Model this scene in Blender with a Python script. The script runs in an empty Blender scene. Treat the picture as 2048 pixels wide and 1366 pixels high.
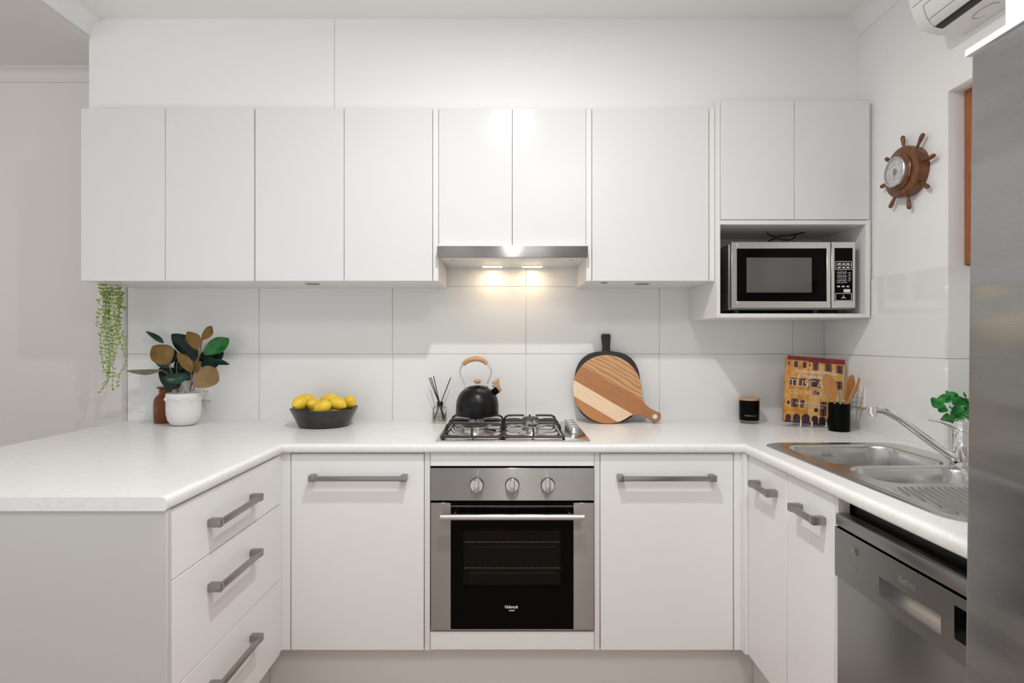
import bpy, bmesh, math, random
from mathutils import Vector, Matrix, noise
random.seed(7)
C = bpy.context.scene
PI = math.pi

# ---------------------------------------------------------------- camera
CAM_D, CAM_Z, F = 2.62, 1.2716, 1121.0          # distance to back wall (y=0), eye height, focal length in px of a 2048 px frame
cd = bpy.data.cameras.new('camera'); cam = bpy.data.objects.new('camera', cd); C.collection.objects.link(cam)
cam.location = (0, -CAM_D, CAM_Z); cam.rotation_euler = (PI/2, 0, 0)
cd.sensor_width = 36; cd.lens = F/2048*36; cd.shift_x = 6/2048; cd.clip_start = .02
C.camera = cam

def P(px, py, Y):
    """point of the photograph at depth Y (metres from the back wall)"""
    d = CAM_D + Y
    return ((px-1018)*d/F, Y, CAM_Z-(py-683)*d/F)

# ---------------------------------------------------------------- world, lights, exposure
w = bpy.data.worlds.new('world'); C.world = w; w.use_nodes = True
bg = w.node_tree.nodes['Background']; bg.inputs[0].default_value = (.955, .985, 1.0, 1); bg.inputs[1].default_value = 1.0
_n = w.node_tree.nodes; _t = _n.new('ShaderNodeTexCoord'); _s = _n.new('ShaderNodeSeparateXYZ'); _r = _n.new('ShaderNodeMapRange')
_r.inputs[1].default_value = -.9; _r.inputs[2].default_value = .05; _r.inputs[3].default_value = 2.3; _r.inputs[4].default_value = .67      # world brightened from below as added fill for the ceiling, softer at eye level
for a_, b_ in ((_t.outputs['Generated'], _s.inputs[0]), (_s.outputs['Z'], _r.inputs[0]), (_r.outputs[0], bg.inputs[1])): w.node_tree.links.new(a_, b_)
def area(name, loc, r, power, col=(1, .97, .94), target=None, spread=180):
    l = bpy.data.lights.new(name, 'AREA'); l.shape = 'DISK'; l.size = 2*r; l.energy = power; l.color = col; l.spread = math.radians(spread)
    o = bpy.data.objects.new(name, l); C.collection.objects.link(o); o.location = loc
    if target is not None:
        o.rotation_euler = (Vector(target)-Vector(loc)).to_track_quat('-Z', 'Y').to_euler()
    return o
area('ceiling_downlight_kitchen', (.02, -1.38, 2.60), .028, 21, (1, .985, .965))
area('ceiling_downlight_dining', (-3.6, -2.1, 2.50), .03, 2.5, (1, .985, .965))
area('soft_fill_light', (-1.0, -2.4, 2.61), .33, 4, (1, .99, .975))  # soft fill added to even out the fronts, no such fitting
area('soft_fill_light_right', (.45, -2.55, 2.61), .33, 17, (1, .99, .975))  # second added fill, lifts the drawers and lower doors
C.view_settings.view_transform = 'Standard'; C.view_settings.look = 'None'
C.view_settings.exposure = -0.13; C.view_settings.gamma = 1; C.view_settings.use_curve_mapping = False

# ---------------------------------------------------------------- materials
def mat(name, col, rough=.5, metal=0, **k):
    m = bpy.data.materials.new(name); m.use_nodes = True
    b = m.node_tree.nodes['Principled BSDF']
    b.inputs['Base Color'].default_value = (*col, 1); b.inputs['Roughness'].default_value = rough; b.inputs['Metallic'].default_value = metal
    for key, v in k.items():
        b.inputs[key.replace('_', ' ')].default_value = v
    return m
def N(m, t, **k):
    n = m.node_tree.nodes.new(t)
    for a, v in k.items(): setattr(n, a, v)
    return n
def L(m, a, b): m.node_tree.links.new(a, b)
def B(m): return m.node_tree.nodes['Principled BSDF']
def objco(m, scale=(1, 1, 1), rot=(0, 0, 0)):
    t = N(m, 'ShaderNodeTexCoord'); mp = N(m, 'ShaderNodeMapping')
    mp.inputs['Scale'].default_value = scale; mp.inputs['Rotation'].default_value = rot
    L(m, t.outputs['Object'], mp.inputs['Vector']); return mp.outputs['Vector']
def ramp(m, fac, stops, interp='LINEAR'):
    r = N(m, 'ShaderNodeValToRGB'); r.color_ramp.interpolation = interp
    e = r.color_ramp.elements
    while len(e) > 1: e.remove(e[-1])
    e[0].position = stops[0][0]; e[0].color = (*stops[0][1], 1)
    for p, c in stops[1:]:
        q = e.new(p); q.color = (*c, 1)
    L(m, fac, r.inputs['Fac']); return r.outputs['Color']
def nz(m, vec, scale, detail=3, rough=.5, dist=0):
    n = N(m, 'ShaderNodeTexNoise'); n.inputs['Scale'].default_value = scale; n.inputs['Detail'].default_value = detail
    n.inputs['Roughness'].default_value = rough; n.inputs['Distortion'].default_value = dist
    L(m, vec, n.inputs['Vector']); return n.outputs['Fac']
def bump(m, h, strength=.1, dist=.01):
    b = N(m, 'ShaderNodeBump'); b.inputs['Strength'].default_value = strength; b.inputs['Distance'].default_value = dist
    L(m, h, b.inputs['Height']); L(m, b.outputs['Normal'], B(m).inputs['Normal'])

def painted(name, col, rough=.55):
    m = mat(name, col, rough); v = objco(m); bump(m, nz(m, v, 260, 2), .04, .002); return m
M = {}
M['wall'] = painted('wall_paint', (.86, .855, .845))
M['wall2'] = painted('dining_wall_dimmed', (.73, .695, .675), .5); M['ceil2'] = painted('dining_ceiling_dimmed', (.66, .63, .61), .7); M['cornice2'] = painted('dining_cornice_dimmed', (.68, .65, .63), .6)  # dimmer, warmer light of the dining side put into these colours
M['ceil'] = painted('ceiling_paint', (.86, .857, .848), .7)
M['cornice'] = painted('cornice_paint', (.87, .867, .86), .5)
M['door'] = mat('white_laminate_dimmed', (.74, .74, .737), .22, Specular_IOR_Level=.12)  # same laminate as the base doors, darkened to offset strong light up here
M['door_low'] = mat('white_laminate_base_lifted', (.86, .858, .85), .25, Specular_IOR_Level=.3)  # same laminate as the upper doors, lightened to make up for weak light
M['panel'] = mat('shade_grey_laminate', (.60, .585, .57), .2, Specular_IOR_Level=.35)  # end panel's shade put into the grey; the wall-end trim shares it
M['carcass'] = mat('white_melamine', (.78, .77, .755), .35)
M['edge'] = mat('cream_edge_strip', (.60, .57, .52), .4)
M['gap'] = mat('dark_gap', (.05, .045, .04), .8)
M['grout'] = mat('grey_grout', (.60, .585, .555), .8)
M['tile'] = mat('glossy_white_tile', (.80, .797, .785), .10)
def _t(m):
    v = objco(m, (1, 1, 1)); bump(m, nz(m, v, 5, 1), .05, .01)
_t(M['tile'])
def benchmat():
    m = mat('marble_look_laminate', (.77, .765, .75), .28)
    v = objco(m, (1, 1, 1), (0, 0, .5))
    a = nz(m, v, 9, 8, .65, 1.6)
    c1 = ramp(m, a, [(.30, (.83, .825, .815)), (.46, (.85, .847, .838)), (.5, (.80, .796, .787)), (.535, (.85, .847, .838)), (.8, (.83, .825, .815))])
    v2 = objco(m, (1, 1, 1), (0, .3, .5)); b = nz(m, v2, 28, 6, .6, 2.0)
    c2 = ramp(m, b, [(.0, (1, 1, 1)), (.60, (1, 1, 1)), (.68, (.94, .935, .93)), (.74, (.97, .97, .97)), (1, (1, 1, 1))])
    mx = N(m, 'ShaderNodeMix', data_type='RGBA', blend_type='MULTIPLY'); mx.inputs[0].default_value = 1
    L(m, c1, mx.inputs[6]); L(m, c2, mx.inputs[7]); L(m, mx.outputs[2], B(m).inputs['Base Color']); return m
M['bench'] = benchmat()
def steel(name, col, rough, tangent, stretch, aniso=.75, wav=0):
    m = mat(name, col, rough, 1, Anisotropic=aniso)
    c = N(m, 'ShaderNodeCombineXYZ')
    for i in range(3): c.inputs[i].default_value = tangent[i]
    L(m, c.outputs[0], B(m).inputs['Tangent'])
    v = objco(m, stretch); n = nz(m, v, 60, 3)
    mr = N(m, 'ShaderNodeMapRange'); mr.inputs[3].default_value = rough-.05; mr.inputs[4].default_value = rough+.08
    L(m, n, mr.inputs[0]); L(m, mr.outputs[0], B(m).inputs['Roughness'])
    if wav:
        v2 = objco(m, (.6, .6, 3.2)); bump(m, nz(m, v2, 1.7, 2), wav, .05)
    return m
M['steel_h'] = steel('brushed_steel_horizontal', (.34, .328, .315), .33, (0, 0, 1), (1, 20, 60), 1.0)
M['steel_v'] = steel('brushed_steel_trim', (.36, .33, .31), .42, (0, 0, 1), (1, 20, 60), .9)
M['steel_f'] = steel('brushed_steel_fridge', (.29, .29, .287), .24, (0, 1, 0), (20, .3, 20), .6, .5)
M['steel_d'] = steel('brushed_steel_dishwasher', (.29, .287, .28), .34, (0, 0, 1), (60, 1, 60), .5)
M['steel_w'] = steel('light_steel_frame', (.74, .725, .70), .3, (0, 0, 1), (1, 20, 60), .5)
M['steel_s'] = steel('sink_steel', (.62, .61, .60), .2, (1, 0, 0), (2, 60, 20), .3)
M['hob'] = mat('polished_hob_steel', (.66, .63, .61), .10, 1)
M['handle'] = mat('satin_nickel', (.36, .34, .32), .34, 1)
M['alu'] = mat('satin_aluminium', (.66, .64, .62), .28, 1)
M['chrome'] = mat('chrome', (.82, .82, .82), .05, 1)
M['blk'] = mat('black_plastic', (.012, .012, .012), .35)
M['blkg'] = mat('black_glass', (.003, .003, .003), .04, Specular_IOR_Level=.06)
M['blkm'] = mat('matt_black_metal', (.006, .006, .006), .30, Specular_IOR_Level=.3)
M['iron'] = mat('black_enamel_iron', (.014, .011, .010), .4)
M['white'] = mat('white_plastic', (.80, .795, .78), .3)
M['ac'] = mat('ac_white_plastic', (.80, .79, .765), .35)
M['greyl'] = mat('grey_line', (.30, .29, .28), .5)
M['print'] = mat('white_print', (.75, .75, .73), .5)
M['dprint'] = mat('dark_print', (.05, .05, .05), .5)
M['cpot'] = mat('white_ceramic_matt', (.80, .79, .77), .55)
M['soil'] = mat('potting_soil', (.035, .022, .015), .95)
M['bowl'] = mat('black_stone_bowl', (.025, .025, .025), .28)
_m = M['bowl']; _v = objco(_m); L(_m, ramp(_m, nz(_m, _v, 12, 6, .6, .6), [(.3, (.008, .008, .008)), (.7, (.042, .041, .040))]), B(_m).inputs['Base Color'])
def woodmat(name, a, b, scale=(1, 1, 1), rough=.4, ws=18, rot=(0, 0, 0)):
    m = mat(name, a, rough); v = objco(m, scale, rot)
    n = nz(m, v, ws, 5, .6, .5)
    L(m, ramp(m, n, [(.3, a), (.7, b)]), B(m).inputs['Base Color']); return m
M['wood_light'] = woodmat('beech_wood', (.46, .24, .11), (.60, .36, .19), (1, 1, 6))
M['wood_spoon'] = woodmat('bamboo_wood', (.44, .18, .045), (.60, .28, .09), (8, 8, 1), .45, 20)
M['wood_baro'] = woodmat('oiled_walnut_wood', (.09, .028, .009), (.22, .078, .025), (1, 6, 1), .25, 22)
M['wood_window'] = woodmat('varnished_cedar_frame', (.26, .075, .02), (.40, .13, .045), (10, 10, 1), .3, 14)
M['floor'] = woodmat('brown_floor_boards', (.38, .26, .19), (.48, .34, .26), (1, 12, 1), .4, 6)
def boardmat():
    m = mat('striped_acacia_wood', (.5, .25, .1), .45)
    t = N(m, 'ShaderNodeTexCoord'); s = N(m, 'ShaderNodeSeparateXYZ'); L(m, t.outputs['Object'], s.inputs[0])
    # plank index from local z (across the grain), third joint slopes
    sl = N(m, 'ShaderNodeMath', operation='MULTIPLY'); sl.inputs[1].default_value = 0.0
    L(m, s.outputs[0], sl.inputs[0])
    ad = N(m, 'ShaderNodeMath', operation='ADD'); L(m, s.outputs[2], ad.inputs[0]); L(m, sl.outputs[0], ad.inputs[1])
    mr = N(m, 'ShaderNodeMapRange'); mr.inputs[1].default_value = -.16; mr.inputs[2].default_value = .16; L(m, ad.outputs[0], mr.inputs[0])
    base = ramp(m, mr.outputs[0], [(0, (.50, .215, .075)), (.165, (.84, .62, .42)), (.365, (.42, .175, .062)), (.603, (.60, .33, .15))], 'CONSTANT')
    # growth rings, stretched along the handle
    v = objco(m, (1, 1, 3.2)); wv = N(m, 'ShaderNodeTexWave', wave_type='RINGS'); wv.inputs['Scale'].default_value = 5
    wv.inputs['Distortion'].default_value = 7; wv.inputs['Detail'].default_value = 3; wv.inputs['Detail Scale'].default_value = 1.2
    L(m, v, wv.inputs['Vector'])
    v2 = objco(m, (2, 2, 40)); n2 = nz(m, v2, 6, 4, .6, .3)
    g1 = ramp(m, wv.outputs['Fac'], [(0, (.66, .58, .50)), (.5, (1, 1, 1)), (1, (1.0, 1.0, 1.0))])
    g2 = ramp(m, n2, [(.3, (.84, .82, .80)), (.65, (1.08, 1.08, 1.08))])
    mx = N(m, 'ShaderNodeMix', data_type='RGBA', blend_type='MULTIPLY'); st_ = N(m, 'ShaderNodeMath', operation='GREATER_THAN'); st_.inputs[1].default_value = .033; L(m, s.outputs[2], st_.inputs[0]); L(m, st_.outputs[0], mx.inputs[0])
    L(m, base, mx.inputs[6]); L(m, g1, mx.inputs[7])
    mx2 = N(m, 'ShaderNodeMix', data_type='RGBA', blend_type='MULTIPLY'); mx2.inputs[0].default_value = 1
    L(m, mx.outputs[2], mx2.inputs[6]); L(m, g2, mx2.inputs[7]); L(m, mx2.outputs[2], B(m).inputs['Base Color'])
    return m
M['board'] = boardmat()
M['board_black'] = woodmat('black_stained_wood', (.010, .010, .010), (.022, .021, .020), (1, 8, 1), .6, 40)
def leafmat(name, a, b, rough=.3):
    m = mat(name, a, rough); v = objco(m); L(m, ramp(m, nz(m, v, 30, 3), [(.35, a), (.65, b)]), B(m).inputs['Base Color']); return m
M['leaf_dark'] = leafmat('dark_green_leaf', (.002, .010, .008), (.006, .022, .016), .3)
M['leaf_mid'] = leafmat('mid_green_leaf', (.006, .032, .020), (.012, .055, .030), .3)
M['leaf_bright'] = leafmat('bright_green_leaf', (.006, .11, .018), (.02, .20, .035), .25)
M['leaf_olive'] = leafmat('olive_brown_leaf_underside', (.14, .078, .012), (.21, .115, .022), .6)
M['leaf_tan'] = leafmat('tan_leaf_underside', (.24, .15, .055), (.30, .19, .08), .6)
M['leaf_grey'] = leafmat('grey_olive_leaf_underside', (.12, .105, .06), (.16, .14, .085), .6)
for k_ in ('leaf_dark', 'leaf_mid'): B(M[k_]).inputs['Specular IOR Level'].default_value = .3
M['stem'] = mat('reddish_stem', (.20, .10, .06), .6)
M['stem_dark'] = mat('dark_stem', (.05, .025, .018), .6)
M['string'] = leafmat('trailing_green_leaf', (.22, .33, .045), (.33, .47, .10), .5)
M['kit'] = leafmat('glossy_green_leaf', (.012, .18, .025), (.05, .40, .08), .15)
def lemonmat():
    m = mat('lemon_skin', (.78, .50, .03), .38, Subsurface_Weight=.05)
    v = objco(m); L(m, ramp(m, nz(m, v, 9, 2), [(.35, (.80, .52, .03)), (.65, (.86, .64, .05))]), B(m).inputs['Base Color'])
    bump(m, nz(m, v, 260, 2), .25, .002); return m
M['lemon'] = lemonmat()
M['stemend'] = mat('lemon_stem_scar', (.13, .12, .03), .8)
M['amber'] = mat('amber_glass', (.24, .065, .008), .12, Transmission_Weight=.35, IOR=1.4)
M['glass'] = mat('clear_glass', (.97, .975, .965), .02, Transmission_Weight=1.0, IOR=1.25)
M['liquid'] = mat('pale_yellow_oil', (.93, .90, .78), .03, Transmission_Weight=1.0, IOR=1.2)
M['pane'] = mat('window_glass', (.95, .97, .97), .0, Transmission_Weight=1.0, IOR=1.05)
M['label_w'] = mat('white_label', (.66, .64, .60), .6)
M['label_b'] = mat('black_label', (.02, .02, .02), .5)
M['silver_dial'] = leafmat('silver_dial', (.50, .50, .49), (.62, .62, .61), .35)
M['brass'] = mat('brass_hand', (.55, .45, .22), .3, 1)
M['silicone'] = mat('grey_spatula_handle', (.42, .44, .43), .35)
M['lamp'] = mat('hood_lamp_lens', (1, .85, .6), .4, Emission_Color=(1, .80, .52, 1), Emission_Strength=9.0)
M['ochre'] = leafmat('ochre_cover', (.46, .18, .03), (.72, .37, .09), .3)
_m = M['ochre']
M['cover_red'] = leafmat('red_roof_print', (.16, .012, .014), (.24, .03, .03), .3)
M['cover_win'] = leafmat('dark_window_print', (.03, .018, .03), (.07, .03, .045), .3)
M['cover_pale'] = leafmat('pale_facade_print', (.60, .32, .09), (.76, .48, .18), .3)
M['cover_shut'] = leafmat('brown_shutter_print', (.14, .05, .03), (.22, .09, .05), .3)
M['paper'] = mat('page_paper', (.70, .66, .58), .7)
M['cavity'] = mat('oven_cavity', (.012, .010, .008), .5, Specular_IOR_Level=.1)
M['rack'] = mat('rack_wire', (.40, .37, .33), .3, 1)
M['darkview'] = mat('microwave_window_reflection_grey', (.11, .105, .10), .12)  # window grey lightened to stand in for reflections in the glass
M['smoke'] = mat('smoked_glass', (.62, .60, .57), .0, Transmission_Weight=1.0, IOR=1.2)

# ---------------------------------------------------------------- mesh builder
class MB:
    def __init__(s): s.bm = bmesh.new()
    def _mi(s, faces, mi):
        for f in faces: f.material_index = mi
    def box(s, x0, x1, y0, y1, z0, z1, bev=0, mi=0, seg=2):
        r = bmesh.ops.create_cube(s.bm, size=1); vs = r['verts']
        for v in vs:
            v.co = ((x0+x1)/2+v.co.x*(x1-x0), (y0+y1)/2+v.co.y*(y1-y0), (z0+z1)/2+v.co.z*(z1-z0))
        fs = list({f for v in vs for f in v.link_faces}); s._mi(fs, mi)
        if bev:
            es = list({e for v in vs for e in v.link_edges})
            r = bmesh.ops.bevel(s.bm, geom=es, offset=bev, segments=seg, affect='EDGES', profile=.5, material=mi)
        return s
    def face(s, pts, mi=0):
        f = s.bm.faces.new([s.bm.verts.new(p) for p in pts]); f.material_index = mi; return f
    def tube(s, pts, r, n=10, mi=0, closed=False, cap=True):
        pts = [Vector(p) for p in pts]; k = len(pts); rs = r if isinstance(r, (list, tuple)) else [r]*k
        rings = []; up = None
        for i, p in enumerate(pts):
            if closed: t = pts[(i+1) % k]-pts[i-1]
            else: t = pts[min(i+1, k-1)]-pts[max(i-1, 0)]
            t.normalize()
            if up is None:
                up = Vector((0, 0, 1)) if abs(t.z) < .9 else Vector((1, 0, 0))
            a = (up-t*up.dot(t)).normalized(); b = t.cross(a); up = a
            rings.append([s.bm.verts.new(p+(a*math.cos(2*PI*j/n)+b*math.sin(2*PI*j/n))*rs[i]) for j in range(n)])
        m = k if closed else k-1
        for i in range(m):
            A, Bb = rings[i], rings[(i+1) % k]
            for j in range(n):
                f = s.bm.faces.new((A[j], A[(j+1) % n], Bb[(j+1) % n], Bb[j])); f.material_index = mi
        if cap and not closed:
            f = s.bm.faces.new(rings[0][::-1]); f.material_index = mi
            f = s.bm.faces.new(rings[-1]); f.material_index = mi
        return s
    def cyl(s, p0, p1, r, n=24, mi=0, r1=None): return s.tube([p0, p1], [r, r if r1 is None else r1], n, mi)
    def lathe(s, prof, c=(0, 0, 0), n=32, mi=0, mx=None, sx=1, sy=1):
        rings = []
        for r, z in prof:
            if r < 1e-6: ring = [s.bm.verts.new((0, 0, z))]
            else: ring = [s.bm.verts.new((r*math.cos(2*PI*j/n)*sx, r*math.sin(2*PI*j/n)*sy, z)) for j in range(n)]
            rings.append(ring)
        for A, Bb in zip(rings, rings[1:]):
            for j in range(n):
                q = [A[j % len(A)], A[(j+1) % len(A)], Bb[(j+1) % len(Bb)], Bb[j % len(Bb)]]
                u = []
                for v in q:
                    if v not in u: u.append(v)
                if len(u) > 2:
                    f = s.bm.faces.new(u); f.material_index = mi
        mt = Matrix.Translation(c) @ (mx.to_4x4() if mx is not None else Matrix.Identity(4))
        for ring in rings:
            for v in ring: v.co = mt @ v.co
        return s
    def prism(s, pts, f3, t0, t1, mi=0, bev=0):
        """2-D outline -> f3(u, v, t)"""
        a = [s.bm.verts.new(f3(u, v, t0)) for u, v in pts]; b = [s.bm.verts.new(f3(u, v, t1)) for u, v in pts]
        fs = [s.bm.faces.new(a[::-1]), s.bm.faces.new(b)]; k = len(pts)
        for i in range(k): fs.append(s.bm.faces.new((a[i], a[(i+1) % k], b[(i+1) % k], b[i])))
        s._mi(fs, mi)
        if bev:
            es = list(fs[0].edges)+list(fs[1].edges)
            bmesh.ops.bevel(s.bm, geom=es, offset=bev, segments=2, affect='EDGES', profile=.5, material=mi)
        return s
    def text(s, txt, size, mx, mi=0, ext=.0003, shear=0, space=1.0, align='LEFT', bold=0):
        cu = bpy.data.curves.new('t', 'FONT'); cu.body = txt; cu.size = size; cu.extrude = ext; cu.shear = shear
        cu.space_character = space; cu.align_x = align; cu.offset = bold; cu.resolution_u = 3
        o = bpy.data.objects.new('t', cu); C.collection.objects.link(o)
        dg = bpy.context.evaluated_depsgraph_get(); me = bpy.data.meshes.new_from_object(o.evaluated_get(dg))
        n0 = len(s.bm.verts); f0 = len(s.bm.faces); s.bm.from_mesh(me); s.bm.verts.ensure_lookup_table(); s.bm.faces.ensure_lookup_table()
        for v in s.bm.verts[n0:]: v.co = mx @ v.co
        for f in s.bm.faces[f0:]: f.material_index = mi
        bpy.data.objects.remove(o); bpy.data.curves.remove(cu); bpy.data.meshes.remove(me)
        return s
    def xf(s, mx):
        for v in s.bm.verts: v.co = mx @ v.co
        return s
    def disp(s, fn):
        for v in s.bm.verts: v.co = fn(v.co)
        return s

BASE = {}
def thing(name, label, cat, loc=(0, 0, 0), group=None):
    o = bpy.data.objects.new(name, None); C.collection.objects.link(o); o.location = loc; o.empty_display_size = .05
    o['label'] = label; o['category'] = cat
    if group: o['group'] = group
    BASE[o.name] = Vector(loc); return o
def part(name, mb, mats, parent=None, label=None, sharp=38, fix=True):
    if not isinstance(mats, (list, tuple)): mats = [mats]
    me = bpy.data.meshes.new(name)
    if parent is not None:
        off = BASE[parent.name]
        for v in mb.bm.verts: v.co -= off
    if fix: bmesh.ops.recalc_face_normals(mb.bm, faces=mb.bm.faces)
    mb.bm.to_mesh(me); mb.bm.free()
    for m in mats: me.materials.append(M[m])
    me.shade_smooth(); me.set_sharp_from_angle(angle=math.radians(sharp))
    o = bpy.data.objects.new(name, me); C.collection.objects.link(o)
    if parent is not None:
        o.parent = parent; BASE[o.name] = BASE[parent.name]
    else: BASE[o.name] = Vector((0, 0, 0))
    if label: o['label'] = label
    return o
def tag(o, label, cat, group=None):
    o['label'] = label; o['category'] = cat
    if group: o['group'] = group
    return o
def single(name, mb, mats, label, cat, loc=(0, 0, 0), group=None, **k):
    """a thing that is one mesh, given in world coordinates, origin at loc"""
    mb.xf(Matrix.Translation(-Vector(loc))); o = part(name, mb, mats, **k); o.location = loc; BASE[o.name] = Vector(loc)
    return tag(o, label, cat, group)
def struct(name, mb, mats, parent=None, **k):
    o = part(name, mb, mats, parent, **k); o['kind'] = 'structure'
    return o
def copy_tree(o, parent=None):
    c = o.copy(); C.collection.objects.link(c); c.parent = parent
    for ch in list(o.children): copy_tree(ch, c)
    return c
def rrect(x0, x1, y0, y1, r, n=5):
    out = []
    for cx, cy, a in ((x1-r, y1-r, 0), (x0+r, y1-r, 1), (x0+r, y0+r, 2), (x1-r, y0+r, 3)):
        for i in range(n+1):
            t = (a+i/n)*PI/2; out.append((cx+r*math.cos(t), cy+r*math.sin(t)))
    return out
def smoothpts(pts, k=6):
    pts = [Vector(p) for p in pts]; out = []
    for i in range(len(pts)-1):
        p0, p1, p2, p3 = pts[max(i-1, 0)], pts[i], pts[i+1], pts[min(i+2, len(pts)-1)]
        for j in range(k):
            t = j/k
            out.append(.5*((2*p1)+(p2-p0)*t+(2*p0-5*p1+4*p2-p3)*t*t+(-p0+3*p1-3*p2+p3)*t**3))
    out.append(pts[-1]); return out
RX = Matrix.Rotation(PI/2, 4, 'X')                       # text plane facing -Y
def facing(x, y, z): return Matrix.Translation((x, y, z)) @ RX
def facing_left(x, y, z): return Matrix.Translation((x, y, z)) @ Matrix.Rotation(-PI/2, 4, 'Z') @ RX   # facing -X

# ================================================================= SETTING
XR, XL = 1.481, -1.772
ZC, ZL, ZT = 2.632, 2.54, .902
b = MB().box(-5, 1.9, -3.1, .2, -.05, 0); struct('floor', b, 'floor')
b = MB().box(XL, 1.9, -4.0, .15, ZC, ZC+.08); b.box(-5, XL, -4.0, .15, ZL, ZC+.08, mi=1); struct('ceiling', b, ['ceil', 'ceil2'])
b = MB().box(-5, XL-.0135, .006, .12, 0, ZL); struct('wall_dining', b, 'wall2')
b = MB().box(XL-.013, 1.7, .009, .12, 0, ZC); wb = struct('wall_back', b, 'wall')
b = MB(); b.box(XL, -.7372, -.255, .009, 2.236, ZC); b.box(-.7355, XR, -.255, .009, 2.236, ZC)
struct('wall_bulkhead', b, 'wall')
# tiled splashback, one mesh of tiles
TX, TW, TH = .0794, .6238, .3152
def cuts(a, b, o, s, lo, hi):
    k = math.ceil((lo-o)/s+.001); c = [lo]
    while o+k*s < hi-.001: c.append(o+k*s); k += 1
    return c+[hi]
xs = cuts(0, 0, TX, TW, -1.785, XR-.002); zs = cuts(0, 0, .898, TH, .898, 1.95)[:5]
zs = [.898, 1.2132, 1.5286, 1.844]
b = MB()
for i in range(len(xs)-1):
    for j in range(len(zs)-1):
        b.box(xs[i]+.0009, xs[i+1]-.0009, 0, .008, zs[j]+.0009, zs[j+1]-.0009, .0012, seg=1)
b.box(-1.786, XR, .003, .0095, .898, 1.844, mi=1)
struct('tile_panel', b, ['tile', 'grout'], wb)
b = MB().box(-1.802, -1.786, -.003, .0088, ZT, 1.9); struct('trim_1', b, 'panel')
b = MB().box(-1.70, -1.22, -.001, .001, 1.5278, 1.5305); struct('trim_2', b, 'edge')
# right wall, in front of the window recess and around it
YJ = -.73; XI = 1.62; XB = 1.575
b = MB().box(XR, XI+.05, YJ, .12, 0, ZC); b.box(XR, XI+.05, -1.75, YJ, 2.115, ZC); b.box(XR, XI+.05, -2.9, -1.62, 0, 2.115)
b.box(XI+.05, XI+.1, -2.9, YJ, 0, 1.5286); b.box(XB, XI+.05, -1.62, YJ, 0, 1.52)
wr = struct('wall_right', b, 'wall')
ys = [YJ, -.196-TW+.09, -.196, 0]; ys = [YJ, -.196, -.002]
b = MB()
for i in range(len(ys)-1):
    for j in range(2):
        b.box(XR-.008, XR, ys[i]+.0009, ys[i+1]-.0009, zs[j]+.0009, zs[j+1]-.0009, .0012, seg=1)
for j in range(2):
    b.box(XR-.008, XB, YJ-.008, YJ, zs[j]+.0009, zs[j+1]-.0009, .0012, seg=1)
    b.box(XB-.008, XB, -1.61, YJ-.009, zs[j]+.0009, zs[j+1]-.0009, .0012, seg=1)
b.box(XR-.005, XR+.001, YJ, 0, .898, 1.528, mi=1); b.box(XR, XB, YJ-.004, YJ+.001, .898, 1.528, mi=1)
struct('tile_panel', b, ['tile', 'grout'], wr)
b = MB().box(XB-.02, XI+.05, -1.62, YJ, 1.5206, 1.5286); struct('trim_3', b, 'tile')
# cornices
def cornice(pA, pB, out, name, m='cornice', h=.057, pr=.057, top=ZC):
    prof = [(0, -h-.012), (.007, -h-.012), (.009, -h)]
    for i in range(7):
        t = i/6*PI/2; prof.append((pr-(pr-.009)*math.cos(t), -(h)+(h-.009)*math.sin(t)))
    prof += [(pr, 0), (0, 0)]
    A, Bv, o = Vector(pA), Vector(pB), Vector(out); t = (Bv-A)
    b = MB(); b.prism(prof, lambda u, v, s: A+t*s+o*u+Vector((0, 0, top+v)), 0, 1)
    return struct(name, b, m, sharp=50)
cornice((XL, -.255, 0), (XL, -4, 0), (1, 0, 0), 'trim_4')
cornice((XR, -.255, 0), (XR, -2.9, 0), (-1, 0, 0), 'trim_5')
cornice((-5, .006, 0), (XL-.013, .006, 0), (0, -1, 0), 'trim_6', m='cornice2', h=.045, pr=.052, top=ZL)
# window in the right wall
b = MB()
fx0, fx1 = 1.533, 1.60
b.box(fx0, fx1, YJ-.045, YJ-.001, 1.529, 2.114, .004); b.box(fx0, fx1, -1.62, -1.575, 1.529, 2.114, .004)
b.box(fx0, fx1, -1.575, YJ-.045, 2.07, 2.114, .004); b.box(fx0, fx1, -1.575, YJ-.045, 1.529, 1.575, .004)
wn = struct('window_1', b, 'wood_window')
b = MB().box(1.57, 1.574, -1.575, YJ-.045, 1.575, 2.07); struct('pane', b, 'pane', wn)

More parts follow.
